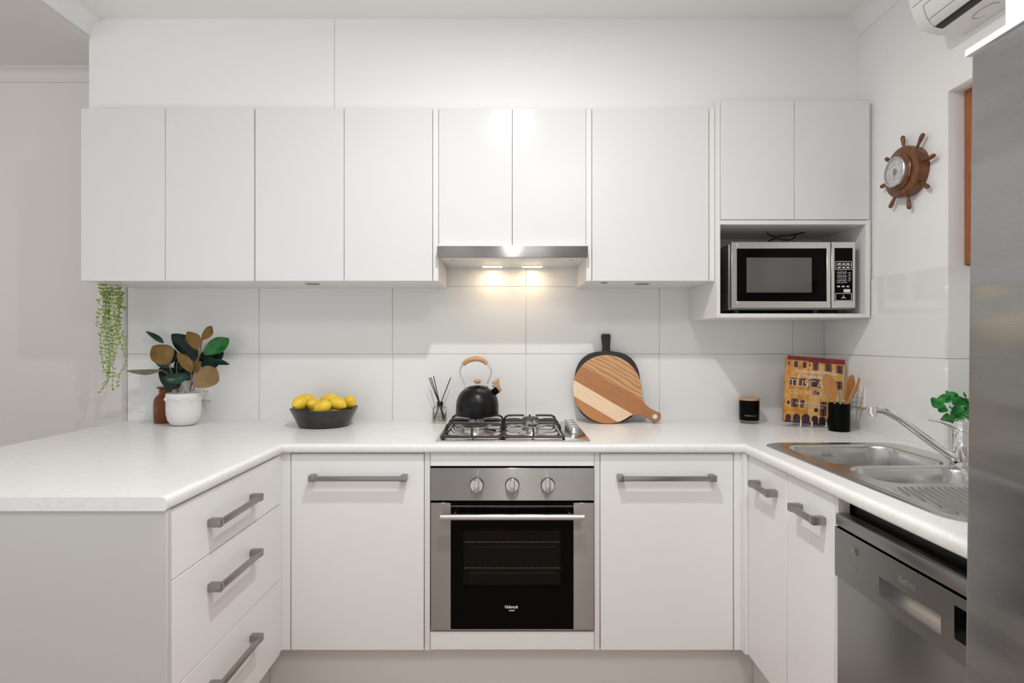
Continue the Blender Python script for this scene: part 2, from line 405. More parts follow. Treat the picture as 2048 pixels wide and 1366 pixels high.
# ================================================================= UPPER CABINETS
YU = -.322                                   # door fronts
def doorpanel(x0, x1, z0, z1, yf, parent, name='door', m='door', label=None, t=.018):
    b = MB().box(x0, x1, yf, yf+t, z0, z1, .0012, seg=1); return part(name, b, m, parent, label)
def puck(x, y, z, r, label):
    b = MB().lathe([(0, z+.001), (r*.78, z+.001), (r*.8, z-.001), (r*.85, z-.003), (r, z-.002), (r, z+.001)], (x, y, 0), 24, 0)
    b.lathe([(0, z-.0012), (r*.76, z-.0012)], (x, y, 0), 24, 1)
    return single('cabinet_light', b, ['handle', 'greyl'], label, 'light', (x, y, z))
ZU0, ZU1 = 1.5196, 2.229
def upper(name, label, x0, x1, splits, left=True, right=True, lp=0, rp=0):
    t = thing(name, label, 'cabinet', ((x0+x1)/2, 0, ZU0), 'upper wall cabinets')
    b = MB()
    b.box(x0+.0005, x0+.016, YU+.02, -.001, ZU0+.001, ZU1, .001, seg=1); b.box(x1-.016, x1-.0005, YU+.02, -.001, ZU0+.001, ZU1, .001, seg=1)
    b.box(x0+.016, x1-.016, YU+.02, -.001, ZU0+.001, ZU0+.017); b.box(x0+.016, x1-.016, YU+.02, -.001, ZU1-.016, ZU1)
    b.box(x0+.016, x1-.016, YU+.0205, YU+.03, ZU0+.017, ZU1-.016, mi=1)
    part('carcass', b, ['carcass', 'gap'], t)
    e = [x0]+splits+[x1]
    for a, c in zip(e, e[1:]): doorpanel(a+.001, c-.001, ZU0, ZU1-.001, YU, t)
    return t
XA = (161-1018)/488
upper('wall_cabinet', 'white two-door wall cabinet at the far left, above the trailing plant', XA, -1.0440, [-1.4100])
upper('wall_cabinet', 'white two-door wall cabinet above the bowl of lemons', -1.0420, -.3125, [-.6765])
upper('wall_cabinet', 'white single-door wall cabinet above the cutting boards', .3395, .8200, [])
for x0, x1, n in ((-.3115, -.2895, 'white end panel on the left side of the range hood'), (.3165, .3385, 'white end panel on the right side of the range hood'), (.8215, .8425, 'narrow white filler strip left of the microwave cabinet')):
    b = MB().box(x0, x1, YU-.0, -.001, ZU0+(0 if x0 < .5 else .0), ZU1, .001, seg=1)
    single('end_panel', b, 'carcass', n, 'panel', ((x0+x1)/2, -.16, ZU0))
puck(-.8475, -.203, ZU0, .031, 'flat round light recessed under the wall cabinet above the lemons')
puck(.574, -.203, ZU0, .031, 'larger round light under the wall cabinet right of the range hood')
puck(.401, -.255, ZU0, .014, 'tiny round light under the wall cabinet just right of the range hood')
# hood cabinet
t = thing('hood_cabinet', 'short white two-door cabinet directly above the range hood', 'cabinet', (.014, 0, 1.67), 'upper wall cabinets')
b = MB().box(-.2885, .3160, YU+.02, -.001, 1.668, ZU1, .001, seg=1); b.box(-.287, .315, YU+.012, YU+.021, 1.67, ZU1-.002, mi=1)
part('carcass', b, ['carcass', 'gap'], t)
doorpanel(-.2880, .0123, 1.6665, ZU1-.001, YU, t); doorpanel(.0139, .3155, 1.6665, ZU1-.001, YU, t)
# range hood
t = thing('range_hood', 'slim stainless steel slide-out range hood with its lights on', 'range hood', (.014, 0, 1.612))
b = MB().box(-.290, .3185, -.362, -.346, 1.6105, 1.6565, .0015); part('front_rail', b, 'steel_h', t)
b = MB(); b.box(-.2880, .3160, -.345, -.001, 1.617, 1.664, .001); part('housing', b, 'white', t)
b = MB(); b.box(-.262, .290, -.335, -.11, 1.6135, 1.6172, .001)
for i in range(9): b.box(-.15+i*.037, -.145+i*.037, -.33, -.12, 1.6125, 1.614)
part('grease_filter', b, 'carcass', t)
for sx in (-.235, .262):
    b = MB().box(sx-.028, sx+.028, -.29, -.262, 1.6120, 1.6140, .0006); b.box(sx-.01, sx+.01, -.282, -.27, 1.6112, 1.6122, mi=1); part('latch', b, ['white', 'greyl'], t)
b = MB().box(-.17, .195, -.10, -.045, 1.6115, 1.6165, .0015); part('lamp_cover', b, 'glass', t)
for sx in (-.075, .105):
    b = MB().box(sx-.045, sx+.045, -.085, -.06, 1.6095, 1.6112, .0006); part('lamp', b, 'lamp', t, 'glowing warm lamp')
    area('hood_lamp_light', (sx, -.075, 1.606), .022, .30, (1, .76, .50))
# microwave cabinet
YM = -.345
t = thing('microwave_cabinet', 'tall white wall cabinet with two doors above an open microwave niche', 'cabinet', (1.155, 0, 1.3686))
b = MB(); z0, zs1 = 1.3686, 1.7465
b.box(.8438, .8580, YM, -.0012, z0, 2.2445, .0012, seg=1); b.box(1.4480, 1.4665, YM, -.0012, z0, zs1+.018, .0012, seg=1)
b.box(1.4480, 1.4665, YM+.02, -.0012, zs1+.018, 2.235)
b.box(.8580, 1.4480, YM, -.0012, z0, z0+.0165, .0012, seg=1); b.box(.8580, 1.4480, YM, -.0012, zs1, zs1+.0175, .0012, seg=1)
b.box(.8580, 1.4480, YM+.02, -.0012, 2.219, 2.235); b.box(.858, 1.448, -.014, -.0012, z0+.0165, 2.22)
b.box(.859, 1.462, YM+.019, YM+.028, zs1+.019, 2.22, mi=1)
part('carcass', b, ['carcass', 'gap'], t)
for a, c in ((.8592, 1.1572), (1.1588, 1.4625)): doorpanel(a, c, 1.7665, 2.2475, YM-.001, t)
b = MB().box(1.4672, 1.4805, -.329, -.0012, 1.5286, 2.242, .001, seg=1)
single('filler_strip', b, 'carcass', 'narrow white filler between the microwave cabinet and the right wall', 'panel', (1.474, -.16, 1.5286))
# microwave oven
YW = -.332
def px2(px, s=489.9): return (px-1018)/s
def pz2(py, s=489.9): return CAM_Z-(py-683)/s
t = thing('microwave_oven', 'silver microwave oven with black door standing in the cabinet niche', 'microwave', (1.16, -.17, 1.3855))
b = MB().box(px2(1461), px2(1712), YW+.022, -.04, 1.402, pz2(486), .004)
for i in range(7):
    for j in range(3): b.box(px2(1461)-.0006, px2(1461)+.001, YW+.045+j*.013, YW+.052+j*.013, 1.43+i*.013, 1.437+i*.013, mi=1)
part('casing', b, ['steel_d', 'blk'], t)
b = MB()
zA, zB = pz2(615.8), pz2(484)
gx0, gx1, gz0, gz1 = px2(1474), px2(1653.5), pz2(602.5), pz2(497)
dx0, dx1 = px2(1463), px2(1661.3)
b.box(dx0, gx0, YW, YW+.02, zA, zB, .001, seg=1); b.box(gx1, dx1, YW, YW+.02, zA, zB, .001, seg=1)
b.box(gx0, gx1, YW, YW+.02, gz1, zB, .001, seg=1); b.box(gx0, gx1, YW, YW+.02, zA, gz0, .001, seg=1)
d = part('door', b, 'steel_w', t)
b = MB().box(gx0, gx1, YW+.003, YW+.018, gz0, gz1); part('door_glass', b, 'blkg', d)
b = MB().box(px2(1493.6), px2(1624), YW+.0022, YW+.0031, pz2(585), pz2(515)); part('viewing_window', b, 'darkview', d)
b = MB().box(px2(1663), px2(1710.6), YW, YW+.02, zA, zB, .001, seg=1); cp = part('control_panel', b, 'steel_w', t)
b = MB().box(px2(1669), px2(1705), YW-.0008, YW+.004, pz2(602), pz2(496)); part('keypad', b, 'blkg', cp)
b = MB(); yk = YW-.0012
def ring(mb, x0, x1, z0, z1, w, mi=0, y=yk):
    mb.box(x0, x1, y, y+.0005, z0, z0+w, mi=mi); mb.box(x0, x1, y, y+.0005, z1-w, z1, mi=mi); mb.box(x0, x0+w, y, y+.0005, z0, z1, mi=mi); mb.box(x1-w, x1, y, y+.0005, z0, z1, mi=mi)
def cpx(x): return px2(1640+x/9.11)
def cpz(y): return pz2(470+y/9.11)
ring(b, cpx(280), cpx(572), cpz(632), cpz(480), .0018); ring(b, cpx(278), cpx(575), cpz(1200), cpz(1060), .0020)
for x in (373, 470): b.box(cpx(x)-.0005, cpx(x)+.0005, yk, yk+.0005, cpz(612), cpz(495))
b.box(cpx(295), cpx(560), yk, yk+.0005, cpz(555), cpz(550))
for x in (340, 425, 510):
    for y in (520, 585): b.box(cpx(x-22), cpx(x+22), yk, yk+.0005, cpz(y+14), cpz(y-6)); b.box(cpx(x-30), cpx(x+30), yk, yk+.0005, cpz(y+24), cpz(y+19))
for x in (360, 432): b.box(cpx(x)-.0006, cpx(x)+.0006, yk, yk+.0005, cpz(880), cpz(650))
for y in (692, 760, 828): b.box(cpx(300), cpx(490), yk, yk+.0005, cpz(y+4), cpz(y-2))
for i, (x, y) in enumerate([(x, y) for y in (660, 728, 795) for x in (327, 397, 467)]):
    b.text(str(i+1), .0085, facing(cpx(x-12), yk, cpz(y+18)), 0, .0002, bold=.0002)
b.text('0', .0085, facing(cpx(385), yk, cpz(880)), 0, .0002, bold=.0002)
for x, y, w_ in ((322, 862, 22), (465, 862, 22), (535, 690, 24), (535, 728, 26), (535, 765, 18), (535, 800, 26), (532, 835, 18), (335, 938, 24), (420, 938, 26), (505, 938, 22)):
    b.box(cpx(x-w_), cpx(x+w_), yk, yk+.0005, cpz(y+(12 if y > 900 else 5)), cpz(y-(12 if y > 900 else 5)))
b.box(cpx(428), cpx(548), yk, yk+.0005, cpz(1045), cpz(988), mi=1)
for a in (90, 210, 330):
    r_ = math.radians(a); cx, cz = cpx(425), cpz(1135)
    b.face([(cx+.0015*math.cos(r_+1.6), yk, cz+.0015*math.sin(r_+1.6)), (cx+.010*math.cos(r_+.18), yk, cz+.0085*math.sin(r_+.18)), (cx+.010*math.cos(r_-.25), yk, cz+.0085*math.sin(r_-.25)), (cx+.0015*math.cos(r_-1.6), yk, cz+.0015*math.sin(r_-1.6))])
part('key_markings', b, ['print', 'white'], cp, fix=False)
b = MB()
for x in (px2(1480), px2(1640), px2(1690)):
    for y in (YW+.04, -.08): b = MB().cyl((x, y, 1.3852), (x, y, 1.403), .012, 12); part('foot', b, 'blk', t)
b = MB()
def W(px, py, Y): return P(px, py, Y)
def zz(x, y): return (1420+x/5.464, 430+y/5.464)
c1 = [(*zz(640, 285), -.05), (*zz(720, 258), -.08), (*zz(850, 275), -.10), (*zz(930, 240), -.12), (*zz(920, 150), -.16)]
c2 = [(*zz(625, 115), -.2), (*zz(640, 190), -.15), (*zz(690, 235), -.12), (*zz(780, 225), -.12), (*zz(900, 165), -.14), (*zz(1030, 110), -.2)]
for c in (c1, c2): b.tube([(q.x, q.y, min(q.z, 1.7425)) for q in smoothpts([P(x, y, Y) for x, y, Y in c], 6)], .0028, 8)
part('power_cord', b, 'blk', t, 'black cord looped above the casing')

# ================================================================= BENCHTOP
t0, t1 = .869, ZT
b = MB()
xe0, xe1, ye = -.812, .841, -.602
pw = .022
b.box(-1.785, xe0-pw, -1.290, -.001, t0, t1)                       # peninsula wing
b.box(xe0-pw-.0001, xe1+pw, ye+pw, -.001, t0, t1)                       # back run
b.box(xe1+pw, .955, -1.632, -.001, t0, t1)                         # right wing around the sink bowls
b.box(.955, 1.37, -.63, -.001, t0, t1); b.box(.955, 1.37, -1.632, -1.20, t0, t1); b.box(1.37, XR-.0005, -1.632, -.001, t0, t1)
b.box(XR-.0005, XB-.009, -1.60, YJ-.009, t0, t1)
# rounded front edge swept along the inner edge
prof = [(pw, t0), (.006, t0), (.002, t0+.002), (0, t0+.006), (0, t1-.013), (.0015, t1-.007), (.005, t1-.003), (.010, t1-.0006), (.016, t1), (pw, t1)]
path = [((xe0, -1.290), (-1, 0)), ((xe0, ye), (-1, 1)), ((xe1, ye), (1, 1)), ((xe1, -1.632), (1, 0))]
rings = []
for (x, y), (nx, ny) in path: rings.append([b.bm.verts.new((x+nx*u, y+ny*u, z)) for u, z in prof])
for A, Bb in zip(rings, rings[1:]):
    for j in range(len(prof)-1): b.bm.faces.new((A[j], A[j+1], Bb[j+1], Bb[j]))
b.bm.faces.new(rings[0]); b.bm.faces.new(rings[-1][::-1])
single('benchtop', b, 'bench', 'white marble-look benchtop running in a U around the kitchen', 'benchtop', (0, -.3, t0))

# ================================================================= BASE CABINETS
YF = -.585
def handle(cx, cy, cz, length, out, along, parent, name='handle'):
    """square bar handle; out, along unit vectors"""
    o, a = Vector(out), Vector(along); up = Vector((0, 0, 1)); c = Vector((cx, cy, cz)); b = MB()
    def bx(a0, a1, o0, o1, u0, u1, bev=.0012):
        n0 = len(b.bm.verts)
        q = [c+a*i+o*j+up*k for i in (a0, a1) for j in (o0, o1) for k in (u0, u1)]
        b.box(min(p.x for p in q), max(p.x for p in q), min(p.y for p in q), max(p.y for p in q), min(p.z for p in q), max(p.z for p in q), bev)
    h = length/2
    bx(-h+.003, h-.003, .026, .0368, -.0085, .0085); 
    for sg in (-1, 1): bx(min(sg*h, sg*(h-.022)), max(sg*h, sg*(h-.022)), 0, .0372, -.0115, .0115, .003)
    return part(name, b, 'handle', parent)
def basecab(label, x0, x1, hx0, hx1):
    t = thing('base_cabinet', label, 'cabinet', ((x0+x1)/2, -.3, .15), 'base cabinets under the back benchtop')
    b = MB(); b.box(x0, x0+.016, YF+.02, -.02, .15, .868); b.box(x1-.016, x1, YF+.02, -.02, .15, .868); b.box(x0+.016, x1-.016, YF+.02, -.02, .15, .166)
    b.box(x0+.016, x1-.016, YF+.021, YF+.03, .166, .868, mi=1); b.box(x0+.016, x1-.016, -.03, -.02, .166, .868)
    part('carcass', b, ['carcass', 'gap'], t)
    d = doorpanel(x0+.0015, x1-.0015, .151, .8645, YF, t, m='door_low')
    handle((hx0+hx1)/2, YF, .781, hx1-hx0, (0, -1, 0), (1, 0, 0), d)
basecab('white one-door base cabinet left of the oven, below the lemons', -.7925, -.3075, -.718, -.367)
basecab('white one-door base cabinet right of the oven, below the cutting boards', .3305, .8155, .390, .743)
# oven housing
t = thing('oven_housing', 'white cabinet frame around the built-in oven', 'cabinet', (.012, -.3, .15))
b = MB()
b.box(-.3065, -.2868, YF, -.02, .15, .868, .001, seg=1); b.box(.3100, .3295, YF, -.02, .15, .868, .001, seg=1)
b.box(-.2868, .31, YF+.02, -.02, .15, .2, mi=0)
part('side_panels', b, 'carcass', t)
b = MB().box(-.2855, .3090, YF+.001, YF+.018, .819, .868, .001, seg=1); part('top_rail', b, 'door_low', t)
b = MB().box(-.2855, .3090, YF+.001, YF+.018, .152, .2165, .001, seg=1); part('bottom_rail', b, 'door_low', t)
# corner fillers
b = MB().box(-.8250, -.7940, YF, YF+.018, .151, .868, .001, seg=1); b.box(-.8395, -.8250, -.6120, YF+.018, .151, .868, .001, seg=1)
single('corner_filler', b, 'door_low', 'white corner filler between the drawer unit and the left door', 'panel', (-.81, YF, .151))
b = MB().box(.8170, .8440, YF, YF+.018, .151, .868, .001, seg=1); b.box(.8440, .8600, -.6160, YF+.018, .151, .868, .001, seg=1)
single('corner_filler', b, 'door_low', 'white corner filler between the right door and the sink cabinet', 'panel', (.84, YF, .151))
# kickboards
b = MB().box(-.889, .905, -.535, -.519, .0, .149); single('kickboard', b, 'carcass', 'pale kickboard below the oven and its two neighbouring doors', 'kickboard', (0, -.53, 0))
b = MB().box(-.905, -.890, -1.25, -.519, .0, .149); single('kickboard', b, 'carcass', 'pale kickboard below the drawers of the peninsula', 'kickboard', (-.9, -.9, 0))
b = MB().box(.906, .921, -1.15, -.519, .0, .149); single('kickboard', b, 'carcass', 'pale kickboard below the sink cabinet', 'kickboard', (.91, -.85, 0))
# drawer unit in the peninsula
XD = -.8265
t = thing('drawer_unit', 'peninsula drawer unit with three white drawers and pale end panel', 'drawer unit', (-1.3, -.95, 0))
b = MB().box(-1.75, XD-.0185, -1.262, -.62, .15, .868); b.box(XD-.0185, XD-.012, -1.262, -.62, .16, .866, mi=1); part('carcass', b, ['carcass', 'gap'], t)
b = MB().box(-1.78, XD+.010, -1.282, -1.263, 0, .8688, .001, seg=1); part('end_panel', b, 'panel', t, 'end panel with its shade put into the grey')
for (z0, z1) in ((.6905, .8645), (.4205, .6880), (.151, .4180)):
    b = MB().box(XD-.012, XD+.006, -1.262, -.6140, z0, z1, .001, seg=1); d = part('drawer', b, 'door_low', t)
    handle(XD+.006, -.962, z1-.088, .27, (1, 0, 0), (0, 1, 0), d)
# sink cabinet in the right run
XS = .856
t = thing('sink_cabinet', 'white two-door base cabinet below the sink', 'cabinet', (1.15, -.9, .15))
b = MB().box(XS+.0185, 1.40, -1.160, -.62, .15, .64); b.box(XS+.0185, XS+.03, -1.160, -.62, .15, .868, mi=1); b.box(XS, XS+.03, -1.163, -1.146, .15, .868); part('carcass', b, ['carcass', 'gap'], t)
for y0, y1, hy in ((-.893, -.618, -.765), (-1.1445, -.895, -1.038)):
    b = MB().box(XS, XS+.018, y0+.0007, y1-.0007, .151, .8645, .001, seg=1); d = part('door', b, 'door_low', t)
    handle(XS, hy, .786, .142, (-1, 0, 0), (0, 1, 0), d)

# ================================================================= OVEN
def ox(px): return (px-1018)/551
def oz(py): return CAM_Z-(py-683)/551
t = thing('oven', 'stainless steel built-in oven with black glass door and three knobs', 'oven', (.012, -.3, .2165))
OY = YF-.004
b = MB().box(ox(862), ox(1187), OY+.024, -.05, oz(1258), oz(936), mi=0); part('housing', b, 'blk', t)
b = MB().box(ox(861.3), ox(1188), OY, OY+.022, oz(1000.8), oz(935.6), .0012, seg=1); f = part('control_panel', b, 'steel_h', t)
for i, (px, ang) in enumerate(((953.6, 0), (1024.5, 0), (1095.4, 0))):
    cx, cz = ox(px), oz(968.8)
    b = MB(); rx = Matrix.Rotation(PI/2, 3, 'X')
    b.lathe([(0, .0), (.0262, 0), (.0262, .0015), (.0245, .0016)], (cx, OY, cz), 32, 1, rx)
    b.lathe([(.0245, .0015), (.0242, .012), (.0225, .0145), (0, .0145)], (cx, OY, cz), 32, 0, rx)
    b.box(cx-.0085, cx+.0085, OY-.030, OY-.012, cz-.0215, cz+.0215, .0025)
    part('knob', b, ['alu', 'dprint'], f)
b = MB()
for px in (953.6, 1024.5, 1095.4):
    for k in range(7):
        a = math.radians(30+k*51.4 if px != 1024.5 else 90+k*60)
        cx, cz = ox(px)+.0345*math.cos(a), oz(968.8)+.0345*math.sin(a)
        b.box(cx-.0022, cx+.0022, OY-.0004, OY+.0005, cz-.0006, cz+.0006)
for k in range(2): b.box(ox(1138+k*5), ox(1140+k*5), OY-.0004, OY+.0005, oz(959), oz(958))
part('dial_marks', b, 'dprint', f)
# door
d0, d1, dz0, dz1 = ox(862), ox(1187.5), oz(1259), oz(1004.8)
g0, g1 = ox(901.8), ox(1146.6); v0, v1, vz0, vz1 = ox(926), ox(1122), oz(1173.5), oz(1061)
b = MB()
b.box(g0, v0, OY+.002, OY+.022, dz0+.004, dz1-.002); b.box(v1, g1, OY+.002, OY+.022, dz0+.004, dz1-.002)
b.box(v0, v1, OY+.002, OY+.022, vz1, dz1-.002); b.box(v0, v1, OY+.002, OY+.022, dz0+.004, vz0)
od = part('door', b, 'blkg', t, 'black glass oven door')
b = MB().box(d0, g0, OY-.001, OY+.022, dz0+.003, dz1, .001, seg=1); part('side_trim', b, 'steel_v', od)
b = MB().box(g1, d1, OY-.001, OY+.022, dz0+.003, dz1, .001, seg=1); part('side_trim', b, 'steel_v', od)
b = MB().box(d0, d1, OY, OY+.02, dz0, dz0+.0025); part('bottom_trim', b, 'alu', od)
b = MB().box(v0, v1, OY+.004, OY+.008, vz0, vz1); part('window_glass', b, 'smoke', od)
b = MB().box(g0, g1, OY-.0005, OY+.004, dz1-.0135, dz1-.012); part('top_line', b, 'greyl', od)
b = MB().box(v0-.01, v1+.01, OY+.0225, OY+.0238, vz0-.01, vz1+.01); part('cavity', b, 'cavity', t)
hz = oz(1026.5)
b = MB().cyl((ox(884), OY-.042, hz), (ox(1165), OY-.042, hz), .0108, 24)
h = part('handle', b, 'alu', od)
for px in (912, 1137): 
    b = MB().cyl((ox(px), OY+.003, hz+.008), (ox(px), OY-.038, hz+.002), .0075, 16); part('handle_post', b, 'chrome', od)
b = MB(); b.text('Valencia', .0160, facing(ox(1007.5), OY+.0012, oz(1216)), 0, .0003, .45, .95, bold=.0002); b.text('NEUTRO', .0052, facing(ox(1018), OY+.0012, oz(1221.5)), 0, .0003, bold=.00025)
part('logo', b, 'print', od, fix=False)
for i, py in enumerate((1085.5, 1137.6)):
    z = oz(py); b = MB(); b.cyl((v0+.002, OY+.012, z), (v1-.002, OY+.012, z), .0012, 8)
    for k in range(16): x = v0+.018+k*.0213; b.cyl((x, OY+.012, z), (x, OY+.012, z+.0045), .0009, 6)
    b.cyl((v0+.02, OY+.017, z-.02), (v1-.02, OY+.017, z-.02), .0006, 6)
    part('rack', b, 'rack', t)

# ================================================================= COOKTOP
t = thing('gas_cooktop', 'stainless steel four-burner gas cooktop set in the benchtop', 'cooktop', (.015, -.31, ZT))
b = MB(); hx0, hx1, hy0, hy1 = -.272, .301, -.556, -.065
pl = rrect(hx0, hx1, hy0, hy1, .012, 4)
b.prism(pl, lambda u, v, s: (u, v, s), ZT+.0002, ZT+.005, bev=.002)
for (x, r) in ((-.138, 1), (.092, 1)):
    b.prism(rrect(x-.108, x+.108, -.53, -.095, .03, 4), lambda u, v, s: (u, v, s), ZT+.0045, ZT+.0062, bev=.0012)
part('hob_plate', b, 'hob', t)
Z5 = ZT+.006
for x, y, r in ((-.138, -.395, .052), (-.142, -.18, .036), (.092, -.395, .026), (.094, -.18, .040)):
    b = MB(); b.lathe([(r+.03, Z5), (r+.028, Z5+.003), (r+.01, Z5+.006), (r-.002, Z5+.008), (r-.004, Z5+.018), (r, Z5+.020), (r, Z5+.027), (r-.004, Z5+.029), (0, Z5+.029)], (x, y, 0), 40)
    bu = part('burner', b, 'alu', t)
    b = MB(); b.lathe([(r-.008, Z5+.029), (r-.006, Z5+.033), (r-.010, Z5+.035), (0, Z5+.035)], (x, y, 0), 36)
    if r > .05:
        b.lathe([(r-.016, Z5+.0351), (r-.020, Z5+.0385), (r-.026, Z5+.0385), (r-.03, Z5+.0351)], (x, y, 0), 36)
    part('burner_cap', b, 'iron', bu)
    b = MB().cyl((x+r*.35, y-r-.004, Z5), (x+r*.35, y-r-.004, Z5+.028), .0022, 8); part('igniter', b, 'white', bu)
ZG = .945
for cx, X0, X1 in ((-.139, -.252, -.027), (.092, -.020, .205)):
    b = MB(); rr = .0048; zb = .916
    fr = [(X0, -.53, zb), (X1, -.53, zb), (X1, -.10, zb), (X0, -.10, zb)]
    b.tube([fr[0], fr[1]], rr, 8); b.tube([fr[3], fr[2]], rr, 8); b.tube([fr[0], fr[3]], rr, 8); b.tube([fr[1], fr[2]], rr, 8)
    for y in (-.135, -.255, -.375):
        for sgn, xs_ in ((1, X0), (-1, X1)):
            L_ = .085 if abs(y+.255) > .01 else .062
            b.tube(smoothpts([(xs_, y, zb), (xs_+sgn*.003, y, zb+.018), (xs_+sgn*.012, y, ZG-.004), (xs_+sgn*.022, y, ZG-.001), (xs_+sgn*L_*.9, y, ZG-.0005), (xs_+sgn*L_, y, ZG-.003)], 3), rr, 8)
    for y0, y1 in ((-.53, -.455), (-.10, -.145)):
        b.tube(smoothpts([(cx, y0, zb), (cx, y0+(y1-y0)*.1, zb+.018), (cx, y0+(y1-y0)*.3, ZG-.002), (cx, y1, ZG-.001)], 3), rr*.8, 8)
    b.tube([(cx, -.30, ZG-.002), (cx, -.21, ZG-.002)], rr*.8, 8); b.tube([(cx-.05, -.255, ZG-.002), (cx+.05, -.255, ZG-.002)], rr*.8, 8)
    for x, y in ((X0, -.53), (X1, -.53), (X0, -.10), (X1, -.10)): b.cyl((x, y, ZT+.0065), (x, y, zb), .004, 8)
    part('pan_support', b, 'iron', t)
for i in range(4):
    y = -.395+i*.062; x = .258
    b = MB(); b.lathe([(0, ZT+.005), (.0185, ZT+.005), (.018, ZT+.010), (.0165, ZT+.012), (.0160, ZT+.026), (.0145, ZT+.028), (0, ZT+.028)], (x, y, 0), 28)
    b.box(x-.019, x+.019, y-.005, y+.005, ZT+.020, ZT+.036, .002)
    part('knob', b, 'alu', t)

# ================================================================= KETTLE
KX, KY, KZ = (954.8-1018)/457, -.165, ZG+.004
t = thing('kettle', 'black whistling kettle with wooden handle on the left rear burner', 'kettle', (KX, KY, KZ))
k_ = .0002405
def K(px, py, dy=0): return (KX+(px-590)*k_, KY+dy, KZ+(1200-py)*k_)
b = MB(); b.lathe([(0, KZ), (.091, KZ), (.0945, KZ+.003), (.0945, KZ+.006), (.0925, KZ+.008), (.0930, KZ+.012), (.0928, KZ+.045), (.0910, KZ+.062), (.0860, KZ+.079), (.0775, KZ+.095), (.065, KZ+.109), (.052, KZ+.117), (.046, KZ+.120), (.045, KZ+.1215), (.0, KZ+.1215)], (KX, KY, 0), 56)
part('body', b, 'blkm', t)
b = MB(); b.lathe([(.0455, KZ+.1200), (.0462, KZ+.1225), (.044, KZ+.1235), (.030, KZ+.1285), (.012, KZ+.131), (0, KZ+.1315)], (KX, KY, 0), 40); lid = part('lid', b, 'blkg', t)
b = MB(); b.lathe([(.005, KZ+.130), (.0045, KZ+.139), (.007, KZ+.141)], (KX, KY, 0), 16, 1); b.lathe([(0, KZ+.139), (.010, KZ+.140), (.0155, KZ+.146), (.0160, KZ+.150), (.013, KZ+.155), (.005, KZ+.1572), (0, KZ+.1574)], (KX, KY, 0), 28, 0)
part('lid_knob', b, ['wood_light', 'chrome'], lid)
la = [K(385, 715), K(370, 690), K(350, 625), (K(300, 520)), K(272, 430), K(280, 350), K(315, 285)]
ra = [K(770, 715), K(768, 690), K(775, 610), K(815, 510), K(838, 430), K(828, 350), K(765, 270)]
for la_, q in ((la, K(365, 680)), (ra, K(768, 655))):
    b = MB(); b.tube(smoothpts(la_, 4), .0038, 10); b.lathe([(0, -.004), (.007, -.003), (.0075, .003), (0, .004)], q, 14, 0, Matrix.Rotation(PI/2, 3, 'X')); b.cyl((q[0], q[1], q[2]-.018), q, .005, 10); part('handle_arm', b, 'steel_w', t)
b = MB(); hp = smoothpts([K(325, 280), K(375, 235), K(450, 195), K(560, 172), K(650, 187), K(720, 225), K(768, 268)], 4)
n_ = len(hp); b.tube(hp, [.0085+.003*math.sin(PI*i/(n_-1)) for i in range(n_)], 14); part('handle_grip', b, 'wood_light', t)
b = MB(); a0, a1 = Vector(K(800, 850)), Vector(K(962, 728)); b.cyl(a0, a1, .0155, 24); b.cyl(Vector(K(760, 880)), a0, .019, 24, r1=.0158)
part('spout', b, 'blkg', t)
b = MB(); wp = [(995, 530), (960, 545), (858, 600), (905, 655), (925, 700), (940, 740), (985, 790), (1010, 785), (1038, 745), (1005, 690), (980, 640), (975, 580)]
b.prism([(x, y) for x, y in wp], lambda u, v, s: K(u, v, s), -.008, .008, bev=.002); wh = part('whistle_lever', b, 'wood_light', t)
b = MB(); q = Vector(K(880, 655)); b.lathe([(0, -.006), (.0075, -.005), (.008, .005), (0, .006)], q, 16, 0, Matrix.Rotation(PI/2, 3, 'Y')); part('whistle', b, 'chrome', t)

# ================================================================= REED DIFFUSER
DX, DY = (880-1018)/438, -.062
t = thing('reed_diffuser', 'small square glass reed diffuser with black sticks left of the cooktop', 'diffuser', (DX, DY, ZT))
b = MB().box(DX-.031, DX+.031, DY-.028, DY+.028, ZT+.0005, ZT+.072, .005); b.box(DX-.026, DX+.026, DY-.023, DY+.023, ZT+.008, ZT+.068, .004)
b.cyl((DX, DY, ZT+.068), (DX, DY, ZT+.08), .012); part('bottle', b, 'glass', t, 'clear glass bottle', fix=False)
b = MB().box(DX-.0255, DX+.0255, DY-.0225, DY+.0225, ZT+.0085, ZT+.034, .003); part('oil', b, 'liquid', t)
b = MB().cyl((DX, DY, ZT+.075), (DX, DY, ZT+.095), .0145, 24); part('collar', b, 'blk', t)
b = MB(); b.text('AMORE', .0075, facing(DX-.014, DY-.0286, ZT+.013), 0, .0001); part('label', b, 'greyl', t, fix=False)
for x1, z1, y1 in ((-.049, .205, -.01), (-.043, .205, .012), (-.029, .212, -.004), (.049, .205, .004)):
    sl = x1/.115
    b = MB().cyl((DX-sl*.055*1.0*1.1, DY-y1*.4, ZT+.012), (DX+x1, DY+y1, ZT+z1), .0021, 8); part('reed', b, 'blk', t)

